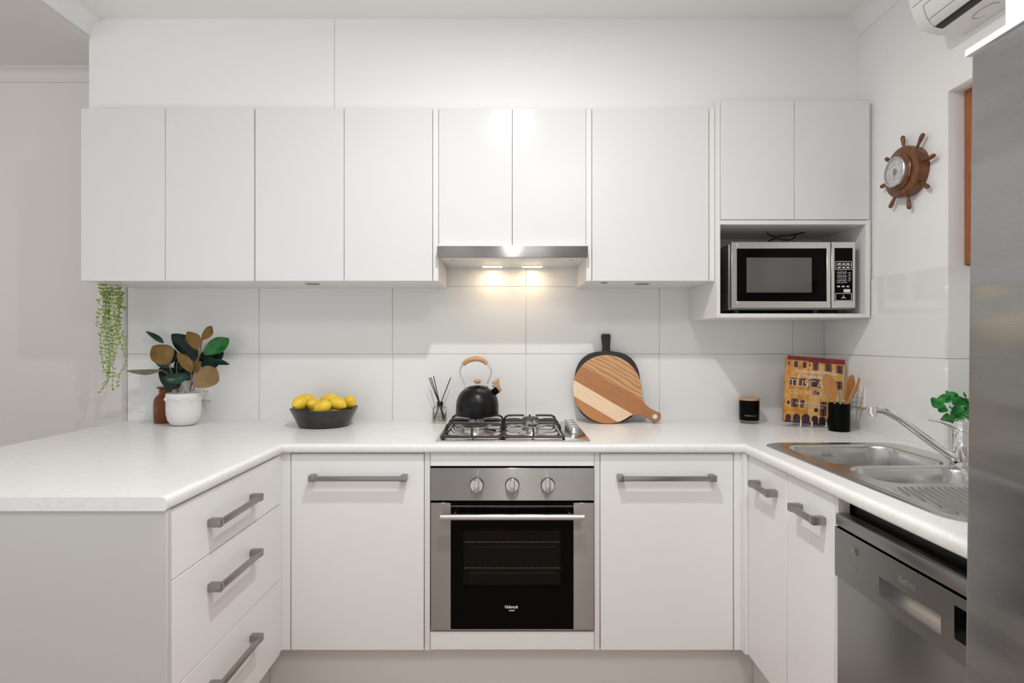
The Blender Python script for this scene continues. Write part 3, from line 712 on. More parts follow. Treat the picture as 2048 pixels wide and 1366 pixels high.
# ================================================================= LEMON BOWL + LEMONS
BX, BY = (649-1018)/455, -.158
b = MB(); b.lathe([(0, ZT+.001), (.100, ZT+.001), (.108, ZT+.006), (.123, ZT+.038), (.1425, ZT+.078), (.1435, ZT+.0795), (.141, ZT+.0795), (.1390, ZT+.078), (.120, ZT+.040), (.105, ZT+.010), (0, ZT+.007)], (BX, BY, 0), 64)
b.disp(lambda v: Vector((v.x, v.y, v.z+(.001*(v.x-BX)/.14+.001*math.sin(3*math.atan2(v.y-BY, v.x-BX)) if v.z > ZT+.06 else 0))))
single('fruit_bowl', b, 'bowl', 'black stone bowl full of lemons on the benchtop', 'bowl', (BX, BY, ZT))
lem = [(380, 460, -.055, 200, 20, 100, 'lemon at the far left of the bowl with its stem end forward'), (520, 400, .02, 150, 0, 60, 'lemon behind the leftmost lemon in the bowl'),
       (760, 500, -.035, 165, 10, 60, 'lemon between the leftmost one and the front one, dark tip showing'), (960, 580, -.088, 190, -12, 25, 'lemon at the front middle against the bowl rim'),
       (1120, 400, .01, 180, 15, 20, 'topmost lemon at the back of the bowl'), (1350, 470, -.06, 190, -15, 0, 'front right lemon lying sideways with its point to the right'),
       (1650, 440, -.005, 150, 30, -50, 'lemon at the far right of the bowl with its end facing out')]
proto = None
prof = []
for i in range(25):
    s_ = -1+2*i/24; r_ = math.sqrt(max(0, 1-s_*s_))**.95*.027; z_ = s_*.036
    if s_ > .86: z_ += (s_-.86)*.05; r_ = max(r_*.75, .0) if s_ < 1 else 0
    if s_ < -.9: z_ += (s_+.9)*.03
    prof.append((r_, z_))
for i, (px, py, dy, sz, tilt, yaw, lb) in enumerate(lem):
    if proto is None:
        o = bpy.data.objects.new('lemon', None)
        b = MB(); b.lathe(prof, (0, 0, 0), 28, 0); o = part('lemon', b, 'lemon')
        b = MB(); b.lathe([(0, -.0402), (.0035, -.0398), (.004, -.0385), (.0025, -.037)], (0, 0, 0), 12); se = part('stem_end', b, 'stemend', o)
        proto = o
    else:
        o = proto.copy(); C.collection.objects.link(o); c = proto.children[0].copy(); C.collection.objects.link(c); c.parent = o
    d = CAM_D+BY+dy; s_ = F/d
    o.location = ((570+px/12.8-1018)/s_, BY+dy, CAM_Z-(770+py/12.8-683)/s_)
    o.scale = (1.09+.05*math.sin(i*2.1),)*3
    rz = {0: (0, 25), 1: (80, 10), 2: (25, 30), 3: (75, 20), 4: (80, -25), 5: (100, 60), 6: (150, 30)}[i]
    # long axis: local +z -> direction
    dirs = [(.25, .93, .35), (1, .2, .25), (-.35, -.8, .15), (-.85, -.2, -.45), (-.9, .1, -.25), (.93, -.2, -.32), (.35, -.85, .42)]
    o.rotation_euler = Vector(dirs[i]).to_track_quat('Z', 'Y').to_euler()
    tag(o, lb, 'lemon', 'lemons in the black bowl')
# hidden lemons that carry the visible ones
for i, (x, y) in enumerate(((-.06, .035), (.055, -.02), (.0, -.02), (-.055, -.035), (.03, .055))):
    o = proto.copy(); C.collection.objects.link(o); c = proto.children[0].copy(); C.collection.objects.link(c); c.parent = o
    o.location = (BX+x, BY+y, ZT+.042); o.scale = (.9,)*3; o.rotation_euler = (PI/2, 0, i*1.3)
    tag(o, 'lemon lying low in the bowl under the other lemons', 'lemon', 'lemons at the bottom of the bowl')

# ================================================================= CUTTING BOARDS
lean = math.radians(10.5)
def lean_mx(cx, y, z): return Matrix.Translation((cx, y, z)) @ Matrix.Rotation(-lean, 4, 'X')
# black board, local x right, z up, origin at the foot
b = MB(); out = []
W2, H2 = .150, .163
for i in range(64):
    a = -PI/2+2*PI*i/64; c, s_ = math.cos(a), math.sin(a); e = 2/2.7
    x = W2*abs(c)**e*(1 if c > 0 else -1); z = H2+H2*abs(s_)**e*(1 if s_ > 0 else -1); out.append((x, z))
hi = [i for i, (x, z) in enumerate(out) if z > H2 and abs(x) < .013]
out2 = []
done = False
for i, (x, z) in enumerate(out):
    if i in hi:
        if not done:
            done = True
            out2 += [(.014, .3265), (.0165, .350), (.0205, .385), (.0215, .401), (.018, .408), (-.018, .408), (-.0215, .401), (-.0205, .385), (-.0165, .350), (-.014, .3265)]
        continue
    out2.append((x, z))
b.prism(out2, lambda u, v, s: (u, s, v), 0, .014, bev=.003)
o = part('cutting_board', b, 'board_black'); o.matrix_world = Matrix.Translation(((1216.5-1018)/441, -.0945, ZT+.004)) @ Matrix.Rotation(-lean, 4, 'X')
tag(o, 'black rounded cutting board with upright handle, leaning on the tiles', 'cutting board')
# round striped board, local x along handle
b = MB(); R = .155; out = []
L0 = .266
for i in range(57):
    a = math.radians(19+(360-38)*i/56); out.append((R*math.cos(a), R*math.sin(a)))
out += [(.155, -.041), (.175, -.026), (.205, -.0195), (.235, -.021), (L0-.008, -.0265), (L0+.002, -.014), (L0+.006, 0), (L0+.002, .014), (L0-.008, .0265), (.235, .021), (.205, .0195), (.175, .026), (.155, .041)]
out[0] = (R*math.cos(math.radians(19)), R*math.sin(math.radians(19)))
b.prism(out, lambda u, v, s: (u, s, v), 0, .015, bev=.002)
o = part('cutting_board', b, 'board')
cb = Matrix.Translation(((1216-1018)/447, -.0, 0)) @ Matrix.Identity(4)
mxb = Matrix.Translation(((1216.5-1018)/446, -.1115, ZT+.003)) @ Matrix.Rotation(-lean, 4, 'X') @ Matrix.Translation((0, 0, R)) @ Matrix.Rotation(math.radians(30.7), 4, 'Y')
o.matrix_world = mxb
tag(o, 'round wooden cutting board with diagonal stripes in front of the black board', 'cutting board'); BASE[o.name] = Vector((0, 0, 0))
b = MB(); b.lathe([(.009, 0), (.0135, 0), (.0135, .0008), (.009, .0008)], (L0-.022, 0.0001, .0), 28, 0, Matrix.Rotation(PI/2, 3, 'X')); b.lathe([(0, .0003), (.009, .0003)], (L0-.022, 0, 0), 20, 1, Matrix.Rotation(PI/2, 3, 'X'))
r_ = part('hanging_ring', b, ['chrome', 'tile'], o, 'chrome hanging hole')

# ================================================================= CANDLE
CX, CY = (1499-1018)/440.5, -.072
t = thing('candle_jar', 'black glass candle jar with wooden lid beside the cookbook', 'candle', (CX, CY, ZT))
b = MB().lathe([(0, ZT+.001), (.041, ZT+.001), (.0425, ZT+.004), (.0425, ZT+.0145), (0, ZT+.0145)], (CX, CY, 0), 40); part('glass_base', b, 'glass', t)
b = MB().lathe([(0, ZT+.0146), (.0415, ZT+.0146), (.043, ZT+.018), (.0435, ZT+.104), (0, ZT+.104)], (CX, CY, 0), 40); part('jar', b, 'blkg', t)
b = MB().lathe([(0, ZT+.104), (.0445, ZT+.104), (.0455, ZT+.106), (.0455, ZT+.112), (.044, ZT+.1135), (0, ZT+.1135)], (CX, CY, 0), 40); part('lid', b, 'wood_light', t)
b = MB(); b.text('AMORE & CO', .0085, Matrix.Identity(4), 0, .0002)
def wrap(v, r=.0438, a0=-2.45):
    a = a0+v.x/r; return Vector((CX+(r+v.z)*math.cos(a), CY+(r+v.z)*math.sin(a), ZT+.034+v.y))
b.disp(wrap); part('lettering', b, 'brass', t, fix=False)

# ================================================================= COOKBOOK
BW, BH, BT = .237, .288, .022
ang = math.radians(-6); lb_ = math.radians(5)
bmx = Matrix.Translation((1.188, -.200, ZT+.0235)) @ Matrix.Rotation(ang, 4, 'Z') @ Matrix.Rotation(-lb_, 4, 'X') @ Matrix.Rotation(math.radians(4.6), 4, 'Y')
t = thing('cookbook', 'ochre cookbook with house facade cover propped in the corner', 'book', (0, 0, 0))
b = MB().box(0, BW, -.0, .0018, 0, BH, .0006); b.box(0, BW, BT-.0018, BT, 0, BH, .0006); b.box(-.001, .001, 0, BT, 0, BH, .0006); part('cover', b, 'ochre', t)
b = MB().box(.002, BW-.003, .002, BT-.002, .003, BH-.003); part('pages', b, 'paper', t)
b = MB()
def R4(u0, u1, v0, v1, mi, y=-.0004): b.box(u0*BW, u1*BW, y, y+.0005, v0*BH, v1*BH, mi=mi)
R4(0, 1, .94, 1, 1); R4(.37, 1, .925, .945, 1); R4(.40, 1, .02, .90, 3, -.0002)
b.box(.395*BW, .40*BW, -.0004, 0, .15*BH, .9*BH, mi=4); b.box(.775*BW, .78*BW, -.0004, 0, .3*BH, .9*BH, mi=4)
for u, w_, v, h in ((.02, .03, .86, .04), (.12, .07, .83, .09), (.27, .07, .83, .09), (.38, .03, .86, .04), (.46, .08, .81, .11), (.67, .09, .81, .11), (.87, .09, .79, .11),
                    (.06, .13, .56, .11), (.22, .13, .56, .11), (.42, .16, .55, .12), (.68, .1, .56, .12), (.87, .09, .55, .11),
                    (.03, .05, .27, .05), (.10, .13, .23, .13), (.26, .08, .23, .12), (.62, .09, .14, .20), (.52, .04, .19, .045), (.80, .08, .2, .14), (.93, .05, .2, .1)):
    R4(u-.012, u+w_+.012, v-.006, v+h+.008, 3 if u < .4 else 4, -.0006); R4(u, u+w_, v, v+h, 2, -.0009)
    if w_ > .06: R4(u, u+w_*.28, v, v+h, 4, -.0011); R4(u+w_*.72, u+w_, v, v+h, 4, -.0011)
R4(0, 1, 0, .02, 2, -.0008)
R4(.46, .58, .44, .50, 1, -.0011)
for u, w_ in ((.02, .09), (.15, .12), (.30, .14), (.47, .11), (.60, .11), (.73, .11), (.87, .1)):
    pts = [(u*BW, .01*BH)]+[((u+w_/2)*BW-w_/2*BW*math.cos(PI*i/10), (.085*BH+w_/2*BW*math.sin(PI*i/10))) for i in range(11)]+[((u+w_)*BW, .01*BH)]
    b.prism(pts, lambda x, z, s: (x, s, z), -.0012, -.0002, mi=2)
part('cover_print', b, ['ochre', 'cover_red', 'cover_win', 'cover_pale', 'cover_shut'], t)
b = MB(); ft = lambda u, v: facing(u*BW, -.0016, v*BH)
b.text('Stephanie Alexander', .0215, ft(.13, .755), 0, .0003, .35, 1.0); b.text('& Maggie Beer\'s', .0205, ft(.19, .685), 0, .0003, .35, 1.0)
b.text('TUSCAN', .047, ft(.05, .54), 0, .0003, 0, .96, bold=-.0009); b.text('COOKBOOK', .0285, ft(.06, .43), 0, .0003, 0, 1.06, bold=-.0005)
b.text('Recipes and reminiscences from our', .0098, ft(.17, .285), 0, .0003, .35); b.text('Italian cooking school', .0098, ft(.30, .245), 0, .0003, .35)
part('title', b, 'print', t, fix=False)
t.matrix_world = bmx
b = MB()
for u in (.28, .475, .72):
    q0 = bmx @ Vector((u*BW, -.006, .012)); q1 = bmx @ Vector((u*BW, -.004, -.001)); q2 = bmx @ Vector((u*BW, .03, -.006))
    q1.z = ZT+.005; q2.z = ZT+.004
    b.tube([q0, q1, q2], .0028, 8)
q = [bmx @ Vector((u*BW, .055, 0)) for u in (.22, .78)]; b.tube([(q[0].x, q[0].y, ZT+.004), (q[1].x, q[1].y, ZT+.004)], .0028, 8)
for u in (.28, .72):
    a_, c_ = bmx @ Vector((u*BW, .03, -.006)), bmx @ Vector((u*BW, .055, 0)); b.tube([(a_.x, a_.y, ZT+.004), (c_.x, c_.y, ZT+.004), tuple(bmx @ Vector((u*BW, BT+.004, .12)))], .0028, 8)
single('book_stand', b, 'white', 'white wire book stand holding up the cookbook', 'stand', (1.3, -.2, ZT))

# ================================================================= UTENSIL HOLDER
UX, UY = (1678-1018)/483, -.300
b = MB(); b.lathe([(0, ZT+.001), (.0395, ZT+.001), (.0405, ZT+.004), (.0405, ZT+.1125), (.0395, ZT+.1145), (.0375, ZT+.1125), (.0375, ZT+.01), (0, ZT+.008)], (UX, UY, 0), 44)
single('utensil_holder', b, 'blkg', 'glossy black utensil jar in front of the cookbook', 'utensil holder', (UX, UY, ZT))
def zh(x, y, Y): return Vector(P(1550+x/7.19, 690+y/7.19, Y))
def utensil(name, label, headc, hw, hl, axis_to, mats, Y, prong=False, roll=0):
    """flat oval head centred on headc (zoom px), handle runs to axis_to"""
    c = zh(*headc, Y); e = zh(*axis_to, UY); e.z = max(e.z, ZT+.02)
    ax = (c-e).normalized(); tip = c+ax*hl/2
    yv = Vector((math.sin(roll), -math.cos(roll), 0)); yv = (yv-ax*yv.dot(ax)).normalized(); xv = ax.cross(yv)
    b = MB(); pts = []
    n = 24
    for i in range(n+1):
        s_ = i/n; wd = hw/2*math.sqrt(max(0, math.sin(PI*min(1, (1-s_)*.92+.08)**1.25)))*1.0 if s_ < 1 else .005
        pts.append((s_, max(wd if s_ > .0 else 0, .0048 if s_ > .04 else 0)))
    left = [(-w_, s_) for s_, w_ in pts]; right = [(w_, s_) for s_, w_ in pts[::-1]]
    poly = [p for p in left+right]
    poly = [(0.0, 0.0)]+[(-w_, s_) for s_, w_ in pts[1:]]+[(w_, s_) for s_, w_ in pts[:0:-1]]
    b.prism(poly, lambda u, v, s: tip-ax*(v*hl)+xv*u+yv*(s+.004*math.sin(PI*v)), -.0025, .0025)
    b.cyl(tip-ax*hl*.97, e, .0048, 10)
    return single(name, b, mats, label, 'utensil', tuple(e))
utensil('wooden_spoon', 'broad wooden spatula leaning left in the black jar', (785, 600), .054, .115, (960, 1150), 'wood_spoon', UY-.022, roll=0)
utensil('wooden_spoon', 'wooden spoon with pale oval head in the middle of the jar', (1062, 610), .040, .110, (930, 1150), 'wood_spoon', UY-.006, roll=.2)
utensil('wooden_spoon', 'narrow wooden spoon leaning furthest right in the jar', (1135, 640), .034, .105, (900, 1190), 'wood_spoon', UY-.028, roll=.7)
b = MB(); q0 = zh(942, 640, UY); q1 = zh(942, 880, UY)
b.prism(rrect(-.0048, .0048, q1.z-q0.z-.0, 0, .0045, 3), lambda u, v, s: (q0.x+u, q0.y+s, q0.z+v), -.003, .003); b.cyl((q1.x, q1.y, q1.z+.002), (q1.x, q1.y, ZT+.012), .003, 8)
single('spatula', b, 'silicone', 'utensil with grey flat handle standing between the wooden spoons', 'utensil', (q1.x, q1.y, ZT+.012))

# ================================================================= OUTLETS
def outlet_back(x, z, label):
    t = thing('power_outlet', label, 'power outlet', (x, 0, z-.043))
    b = MB(); b.prism(rrect(x-.052, x+.052, z-.043, z+.043, .010, 4), lambda u, v, s: (u, s, v), -.0115, -.0003, bev=.003); pl = part('plate', b, 'white', t)
    for dx in (-.027, .027):
        b = MB().box(x+dx-.006, x+dx+.006, -.0135, -.0112, z+.020, z+.032, .001); part('switch', b, 'white', t)
        b = MB()
        for a_, q in ((-.007, .4), (.007, -.4)): b.box(x+dx+a_-.001, x+dx+a_+.001, -.0121, -.0113, z-.006, z+.004)
        b.box(x+dx-.001, x+dx+.001, -.0121, -.0113, z-.022, z-.012); part('socket', b, 'dprint', t)
    return t
outlet_back(-1.437, 1.040, 'white double power outlet on the tiles behind the potted plant')
t = thing('power_outlet', 'white power outlet on the right tiled wall behind the utensil jar', 'power outlet', (XR-.008, -.27, 1.0))
y0, y1, z0, z1 = -.315, -.228, .998, 1.083; xw = XR-.008
b = MB(); b.prism(rrect(y0, y1, z0, z1, .008, 4), lambda u, v, s: (s, u, v), xw-.0115, xw-.0003, bev=.003); part('plate', b, 'white', t)
for q_ in (-.262, -.302): b = MB().box(xw-.0135, xw-.011, q_, q_+.009, 1.058, 1.070, .001); part('switch', b, 'white', t)
b = MB()
for yy in (-.257, -.296):
    b.box(xw-.0121, xw-.0113, yy-.008, yy-.006, 1.033, 1.042); b.box(xw-.0121, xw-.0113, yy+.006, yy+.008, 1.033, 1.042); b.box(xw-.0121, xw-.0113, yy-.001, yy+.001, 1.012, 1.022)
part('socket', b, 'dprint', t)
b = MB().box(xw-.045, xw-.0122, -.246, -.222, 1.018, 1.045, .005); b.tube(smoothpts([(xw-.043, -.234, 1.03), (xw-.05, -.235, 1.0), (xw-.035, -.233, .94), (xw-.03, -.23, .908)], 5), .0025, 8)
single('power_plug', b, 'white', 'white plug and lead in the outlet behind the utensil jar', 'plug', (xw-.02, -.234, 1.03))

# ================================================================= BARS OF GREEN: rubber plant, bottle, trailing plant
def leaf(b, base, tip, width, side, mi=0, bow=.15, fold=.25, pointy=.5, n=14, curl=0):
    base, tip = Vector(base), Vector(tip); ax = tip-base; Ln = ax.length; ax.normalize()
    sd = Vector(side); sd = (sd-ax*sd.dot(ax)).normalized(); nm = ax.cross(sd).normalized()
    rows = []
    for i in range(n+1):
        s = .5-.5*math.cos(PI*i/n); wd = width/2*(math.sin(PI*s**pointy_exp(pointy))**.72) if 0 < s < 1 else 0
        c = base+ax*(Ln*s)+nm*(bow*Ln*math.sin(PI*s)*.5+curl*Ln*s*s)
        row = []
        for q in (-1, -.5, 0, .5, 1):
            row.append(b.bm.verts.new(c+sd*(wd*q)+nm*(fold*wd*abs(q))+nm*(.03*width*math.sin(9*s+3*q))))
        rows.append(row)
    for A, Bb in zip(rows, rows[1:]):
        for j in range(4):
            f = b.bm.faces.new((A[j], A[j+1], Bb[j+1], Bb[j])); f.material_index = mi
def pointy_exp(p): return .75+.5*(1-p)
PX, PY = -1.438, -.142
t = thing('rubber_plant', 'rubber plant with dark green and brown leaves in a white pot', 'potted plant', (PX, PY, ZT))
b = MB(); b.lathe([(0, ZT+.001), (.040, ZT+.001), (.056, ZT+.008), (.069, ZT+.024), (.0755, ZT+.048), (.0770, ZT+.075), (.0765, ZT+.118), (.0782, ZT+.120), (.0785, ZT+.130), (.0765, ZT+.1425), (.0745, ZT+.1435), (.072, ZT+.142), (.071, ZT+.120), (0, ZT+.118)], (PX, PY, 0), 56)
pot = part('pot', b.disp(lambda v: Vector((PX+(v.x-PX)*.9, PY+(v.y-PY)*.9, v.z))), 'cpot', t, 'white matt ceramic pot')
for a in [-79+44*k for k in range(8)]:
    r_ = math.radians(a); q = (PX+.069*math.cos(r_), PY+.069*math.sin(r_), ZT+.119)
    b = MB(); b.lathe([(.0088*math.cos(PI*(i-5)/10), .0088*math.sin(PI*(i-5)/10)) for i in range(11)], q, 18); part('bead', b, 'cpot', pot)
b = MB().lathe([(0, ZT+.128), (.0635, ZT+.126)], (PX, PY, 0), 32); part('soil', b, 'soil', t)
def zp(x, y, Y): return Vector(P(240+x/6.208, 640+y/6.208, Y))
S6 = 1/6.208/455
leaves = [((1010, 250), (1140, 75), 95, .3, -.13, -.15, 'leaf_olive'), ((965, 370), (840, 142), 140, .3, -.16, -.2, 'leaf_olive'), ((1030, 418), (1357, 232), 165, .5, -.12, -.10, 'leaf_bright'),
          ((950, 440), (640, 175), 190, .5, -.11, -.14, 'leaf_dark'), ((965, 510), (1290, 405), 190, .5, -.10, -.07, 'leaf_dark'), ((1000, 545), (1360, 550), 70, .9, -.15, -.20, 'leaf_mid'),
          ((545, 285), (318, 138), 60, .4, -.09, -.06, 'leaf_mid'), ((612, 545), (410, 320), 235, .4, -.17, -.20, 'leaf_olive'), ((620, 570), (398, 425), 150, .4, -.12, -.10, 'leaf_mid'),
          ((520, 625), (80, 632), 62, .9, -.16, -.19, 'leaf_grey'), ((735, 840), (485, 600), 230, .4, -.13, -.10, 'leaf_dark'), ((862, 700), (530, 722), 115, .8, -.19, -.24, 'leaf_mid'),
          ((890, 650), (712, 405), 110, .4, -.20, -.23, 'leaf_olive'), ((1000, 590), (860, 560), 130, .4, -.20, -.16, 'leaf_olive'), ((922, 830), (1205, 610), 215, .4, -.19, -.23, 'leaf_tan'), ((870, 745), (735, 560), 140, .4, -.13, -.10, 'leaf_mid'),
          ((950, 500), (745, 370), 160, .4, -.13, -.08, 'leaf_dark'), ((710, 690), (735, 440), 110, .4, -.10, -.08, 'leaf_dark'), ((1000, 560), (1230, 540), 150, .5, -.11, -.07, 'leaf_dark'),
          ((640, 540), (640, 340), 110, .4, -.12, -.12, 'leaf_dark'), ((740, 620), (860, 740), 170, .4, -.12, -.10, 'leaf_dark'), ((760, 570), (900, 640), 140, .4, -.10, -.09, 'leaf_dark')]
names = ['leaf_dark', 'leaf_mid', 'leaf_bright', 'leaf_olive', 'leaf_tan', 'leaf_grey']
for i, (p0, p1, wd, sy, Y0, Y1, m) in enumerate(leaves):
    b = MB(); a0, a1 = zp(*p0, Y0), zp(*p1, Y1); ax = (a1-a0).normalized(); sd = ax.cross(Vector((0, -1, 0))) + Vector((0, sy*.5, 0))
    leaf(b, a0, a1, wd*S6*1.2, sd, 0, .22, .2, .5); part('leaf', b, m, t, fix=False, sharp=80)
stems = [([(718, 895), (715, 860), (690, 800)], -.15, -.16, 3.0), ([(875, 890), (880, 780), (885, 650), (905, 500)], -.15, -.18, 4), ([(660, 705), (630, 620), (605, 530)], -.15, -.17, 3.2), ([(718, 895), (700, 800), (660, 705)], -.14, -.15, 3.2), ([(905, 880), (925, 830)], -.15, -.19, 3),
         ([(880, 760), (960, 520), (985, 440), (1000, 350), (1020, 250)], -.15, -.14, 4), ([(970, 480), (965, 360)], -.13, -.16, 3), ([(620, 705), (580, 660), (510, 615)], -.15, -.17, 3), ([(722, 700), (700, 600), (720, 500)], -.14, -.12, 2.6), ([(860, 850), (880, 830), (905, 760)], -.15, -.14, 3)]
for i, (ps, Y0, Y1, r) in enumerate(stems):
    b = MB(); n_ = len(ps); b.tube(smoothpts([zp(x, y, Y0+(Y1-Y0)*j/(n_-1)) for j, (x, y) in enumerate(ps)], 4), r*.0011*.6, 7); part('stem', b, 'stem' if i % 3 else 'stem_dark', t)
# amber bottle
AX, AY = (330-1018)/438.5, -.060
t = thing('amber_bottle', 'amber glass apothecary bottle with patterned label beside the white pot', 'bottle', (AX, AY, ZT))
b = MB(); z = ZT
b.lathe([(0, z+.001), (.044, z+.001), (.0475, z+.006), (.0475, z+.098), (.044, z+.112), (.034, z+.124), (.0265, z+.132), (.0255, z+.152), (.034, z+.157), (.036, z+.160), (.036, z+.163), (.030, z+.165), (.022, z+.1655), (.0, z+.166)], (AX, AY, 0), 48)
part('bottle', b, 'amber', t)
b = MB(); rr_ = .0480
def arc(a0, a1, z0, z1, mi, r):
    n = 8; 
    for i in range(n):
        A, B_ = a0+(a1-a0)*i/n, a0+(a1-a0)*(i+1)/n
        f = b.bm.faces.new([b.bm.verts.new((AX+r*math.cos(q), AY+r*math.sin(q), zz_)) for q, zz_ in ((A, z0), (B_, z0), (B_, z1), (A, z1))]); f.material_index = mi
arc(-3.3, -2.25, z+.022, z+.092, 0, rr_); arc(-3.3, -2.62, z+.030, z+.086, 1, rr_+.0004)
for k in range(13):
    zc = z+.024+k*.0052
    arc(-2.52, -2.40, zc, zc+.0024, 1, rr_+.0004); arc(-2.37, -2.28, zc+.0024, zc+.0048, 1, rr_+.0004)
part('label', b, ['label_w', 'label_b'], t, fix=False)
# trailing plant on the cabinet's side
HX = -1.80
t = thing('trailing_plant', 'artificial trailing plant hanging beside the leftmost wall cabinet', 'hanging plant', (HX, -.12, 1.60))
b = MB(); b.lathe([(0, 1.60), (.034, 1.60), (.040, 1.605), (.0425, 1.68), (.040, 1.68), (.038, 1.61), (0, 1.61)], (HX+.0, -.15, 0), 28); part('pot', b, 'cpot', t)
b = MB().box(HX-.01, XA+.0005, -.155, -.145, 1.62, 1.70, .002); part('bracket', b, 'white', t)
strands = [(205, 600, 196, 655), (208, 590, 205, 745), (212, 600, 212, 786), (216, 590, 210, 700), (222, 590, 215, 765), (225, 595, 232, 720), (232, 590, 228, 650), (236, 590, 240, 690), (238, 600, 248, 700), (243, 590, 235, 775), (214, 600, 220, 640), (220, 600, 226, 782), (228, 590, 222, 740), (204, 590, 200, 610), (240, 590, 245, 620), (211, 600, 217, 750)]
rnd = random.Random(3)
for i, (xa, ya, xb, yb) in enumerate(strands):
    Y0 = -.15+rnd.uniform(-.03, .03); Y1 = Y0+rnd.uniform(-.02, .03)
    p0 = Vector((HX+rnd.uniform(-.03, .03), Y0, 1.678)); pe = Vector((p0.x*1.0, Y0-.045 if i % 2 else Y0+.04, 1.665))
    A = Vector(P(xa, 585, Y0)); Z = Vector(P(xb, yb, Y1)); pts = [p0, (A+Vector((0, 0, .06)))*.5+pe*.5, A]
    m = max(3, int((A.z-Z.z)/.05))
    for k in range(1, m+1):
        s = k/m; q = A.lerp(Z, s); q.x += .008*math.sin(s*6+i); q.y += .006*math.sin(s*5+2*i); pts.append(q)
    if i == 9: pts[-1].x = P(236, 775, Y1)[0]; pts[-3].x = P(250, 700, Y1)[0]; pts[-4].x = P(246, 670, Y1)[0]
    if i == 2: pts[-1].x = P(198, 786, Y1)[0]
    sp = smoothpts(pts, 6); b = MB(); b.tube(sp, .0011, 5)
    acc = 0
    for k in range(1, len(sp)):
        acc += (sp[k]-sp[k-1]).length
        if sp[k].z > 1.56: continue
        if acc > .0115:
            acc = 0; a = rnd.uniform(0, 2*PI)
            for j in range(2):
                aa = a+j*PI+rnd.uniform(-.5, .5); dirv = Vector((math.cos(aa), math.sin(aa), rnd.uniform(-.3, 1.3))).normalized()
                lz = rnd.uniform(.011, .016)
                leaf(b, sp[k], sp[k]+dirv*lz, lz*.6, dirv.cross(Vector((rnd.uniform(-1, 1), rnd.uniform(-2, -.5), .4))), 0, .2, .1, .5, 4)
    part('strand', b, 'string', t, fix=False, sharp=80)

# ================================================================= SINK + TAP
import itertools
def sdr(x, y, x0, x1, y0, y1, r):
    cx, cy, hx, hy = (x0+x1)/2, (y0+y1)/2, (x1-x0)/2, (y1-y0)/2
    qx, qy = abs(x-cx)-hx+r, abs(y-cy)-hy+r
    return math.hypot(max(qx, 0), max(qy, 0))+min(max(qx, qy), 0)-r
def sst(a, b_, x):
    t_ = min(1, max(0, (x-a)/(b_-a))); return t_*t_*(3-2*t_)
sx0, sx1, sy0, sy1 = .905, 1.412, -1.500, -.580
def sinkz(x, y):
    o = sdr(x, y, sx0, sx1, sy0, sy1, .085)
    zt_ = ZT+.0045
    z = zt_-.003*sst(-.016, -.0, o) - .0035*sst(-.003, .001, o)
    z -= .0012*sst(-.022, -.016, o)*(1-sst(-.016, -.010, o))
    for bx0, bx1, by0, by1, rr_, dp in ((.958, 1.325, -.962, -.635, .075, .165), (.978, 1.295, -1.172, -.994, .05, .12)):
        d_ = sdr(x, y, bx0, bx1, by0, by1, rr_)
        z -= .0018*sst(.010, .0, d_)
        z -= dp*sst(0, -.030, d_) + .02*sst(-.02, -.06, d_)
    d3 = sdr(x, y, .935, 1.385, -1.475, -1.192, .05)
    z -= .0022*sst(.0, -.010, d3)
    if d3 < -.012:
        u = x-.32*(y+1.19); k = (u-.952)/.0165; fr = abs(k-round(k))*.0165
        edge = sst(-.012, -.03, d3)
        if 0 < round(k) < 30: z += .0042*(1-sst(.0008, .0042, fr))*edge
    return z
b = MB(); st = .0030; nx_, ny_ = 300, 360
grid = [[b.bm.verts.new((sx0+(sx1-sx0)*i/nx_, sy0+(sy1-sy0)*j/ny_, sinkz(sx0+(sx1-sx0)*i/nx_, sy0+(sy1-sy0)*j/ny_))) for j in range(ny_+1)] for i in range(nx_+1)]
for i in range(nx_):
    for j in range(ny_):
        cxx, cyy = sx0+(sx1-sx0)*(i+.5)/nx_, sy0+(sy1-sy0)*(j+.5)/ny_
        if sdr(cxx, cyy, sx0, sx1, sy0, sy1, .085) < .002: b.bm.faces.new((grid[i][j], grid[i+1][j], grid[i+1][j+1], grid[i][j+1]))
bmesh.ops.delete(b.bm, geom=[v for v in b.bm.verts if not v.link_faces], context='VERTS')
t = thing('sink', 'stainless steel double-bowl sink with ribbed drainer', 'sink', (1.16, -1.04, ZT))
part('basin', b, 'steel_s', t, sharp=70)
b = MB(); b.text('Wills', .017, facing(1.105, -.6485, .866), 0, .0003); part('stamp', b, 'greyl', t, fix=False)
b = MB(); b.lathe([(0, .7255), (.03, .7255), (.038, .728), (.040, .7265)], (1.14, -.80, 0), 28); part('waste', b, 'chrome', t)
TXx, TYy = 1.340, -.965
t = thing('mixer_tap', 'chrome mixer tap with long slanted spout on the sink rim', 'tap', (TXx, TYy, ZT))
b = MB(); b.lathe([(0, ZT+.0035), (.031, ZT+.0035), (.031, ZT+.009), (.0265, ZT+.014), (.0245, ZT+.016), (.0245, ZT+.060), (.0255, ZT+.061), (.0255, ZT+.064), (.0240, ZT+.066), (.0240, ZT+.100), (.0250, ZT+.101), (.0250, ZT+.104), (.0240, ZT+.105), (.0250, ZT+.120), (.022, ZT+.134), (.012, ZT+.142), (0, ZT+.144)], (TXx, TYy, 0), 40)
part('body', b, 'chrome', t)
def zt(x, y, Y): return Vector(P(1700+x/7.588, 780+y/7.588, Y))
b = MB(); sp = smoothpts([zt(1590, 1035, -.965), zt(1500, 985, -.962), zt(1350, 880, -.955), zt(1000, 620, -.94), zt(800, 470, -.93), zt(650, 375, -.925), zt(520, 318, -.92), zt(420, 300, -.917), zt(350, 300, -.915)], 5)
b.tube(sp, [.0125]*3+[.0105]*(len(sp)-3), 18)
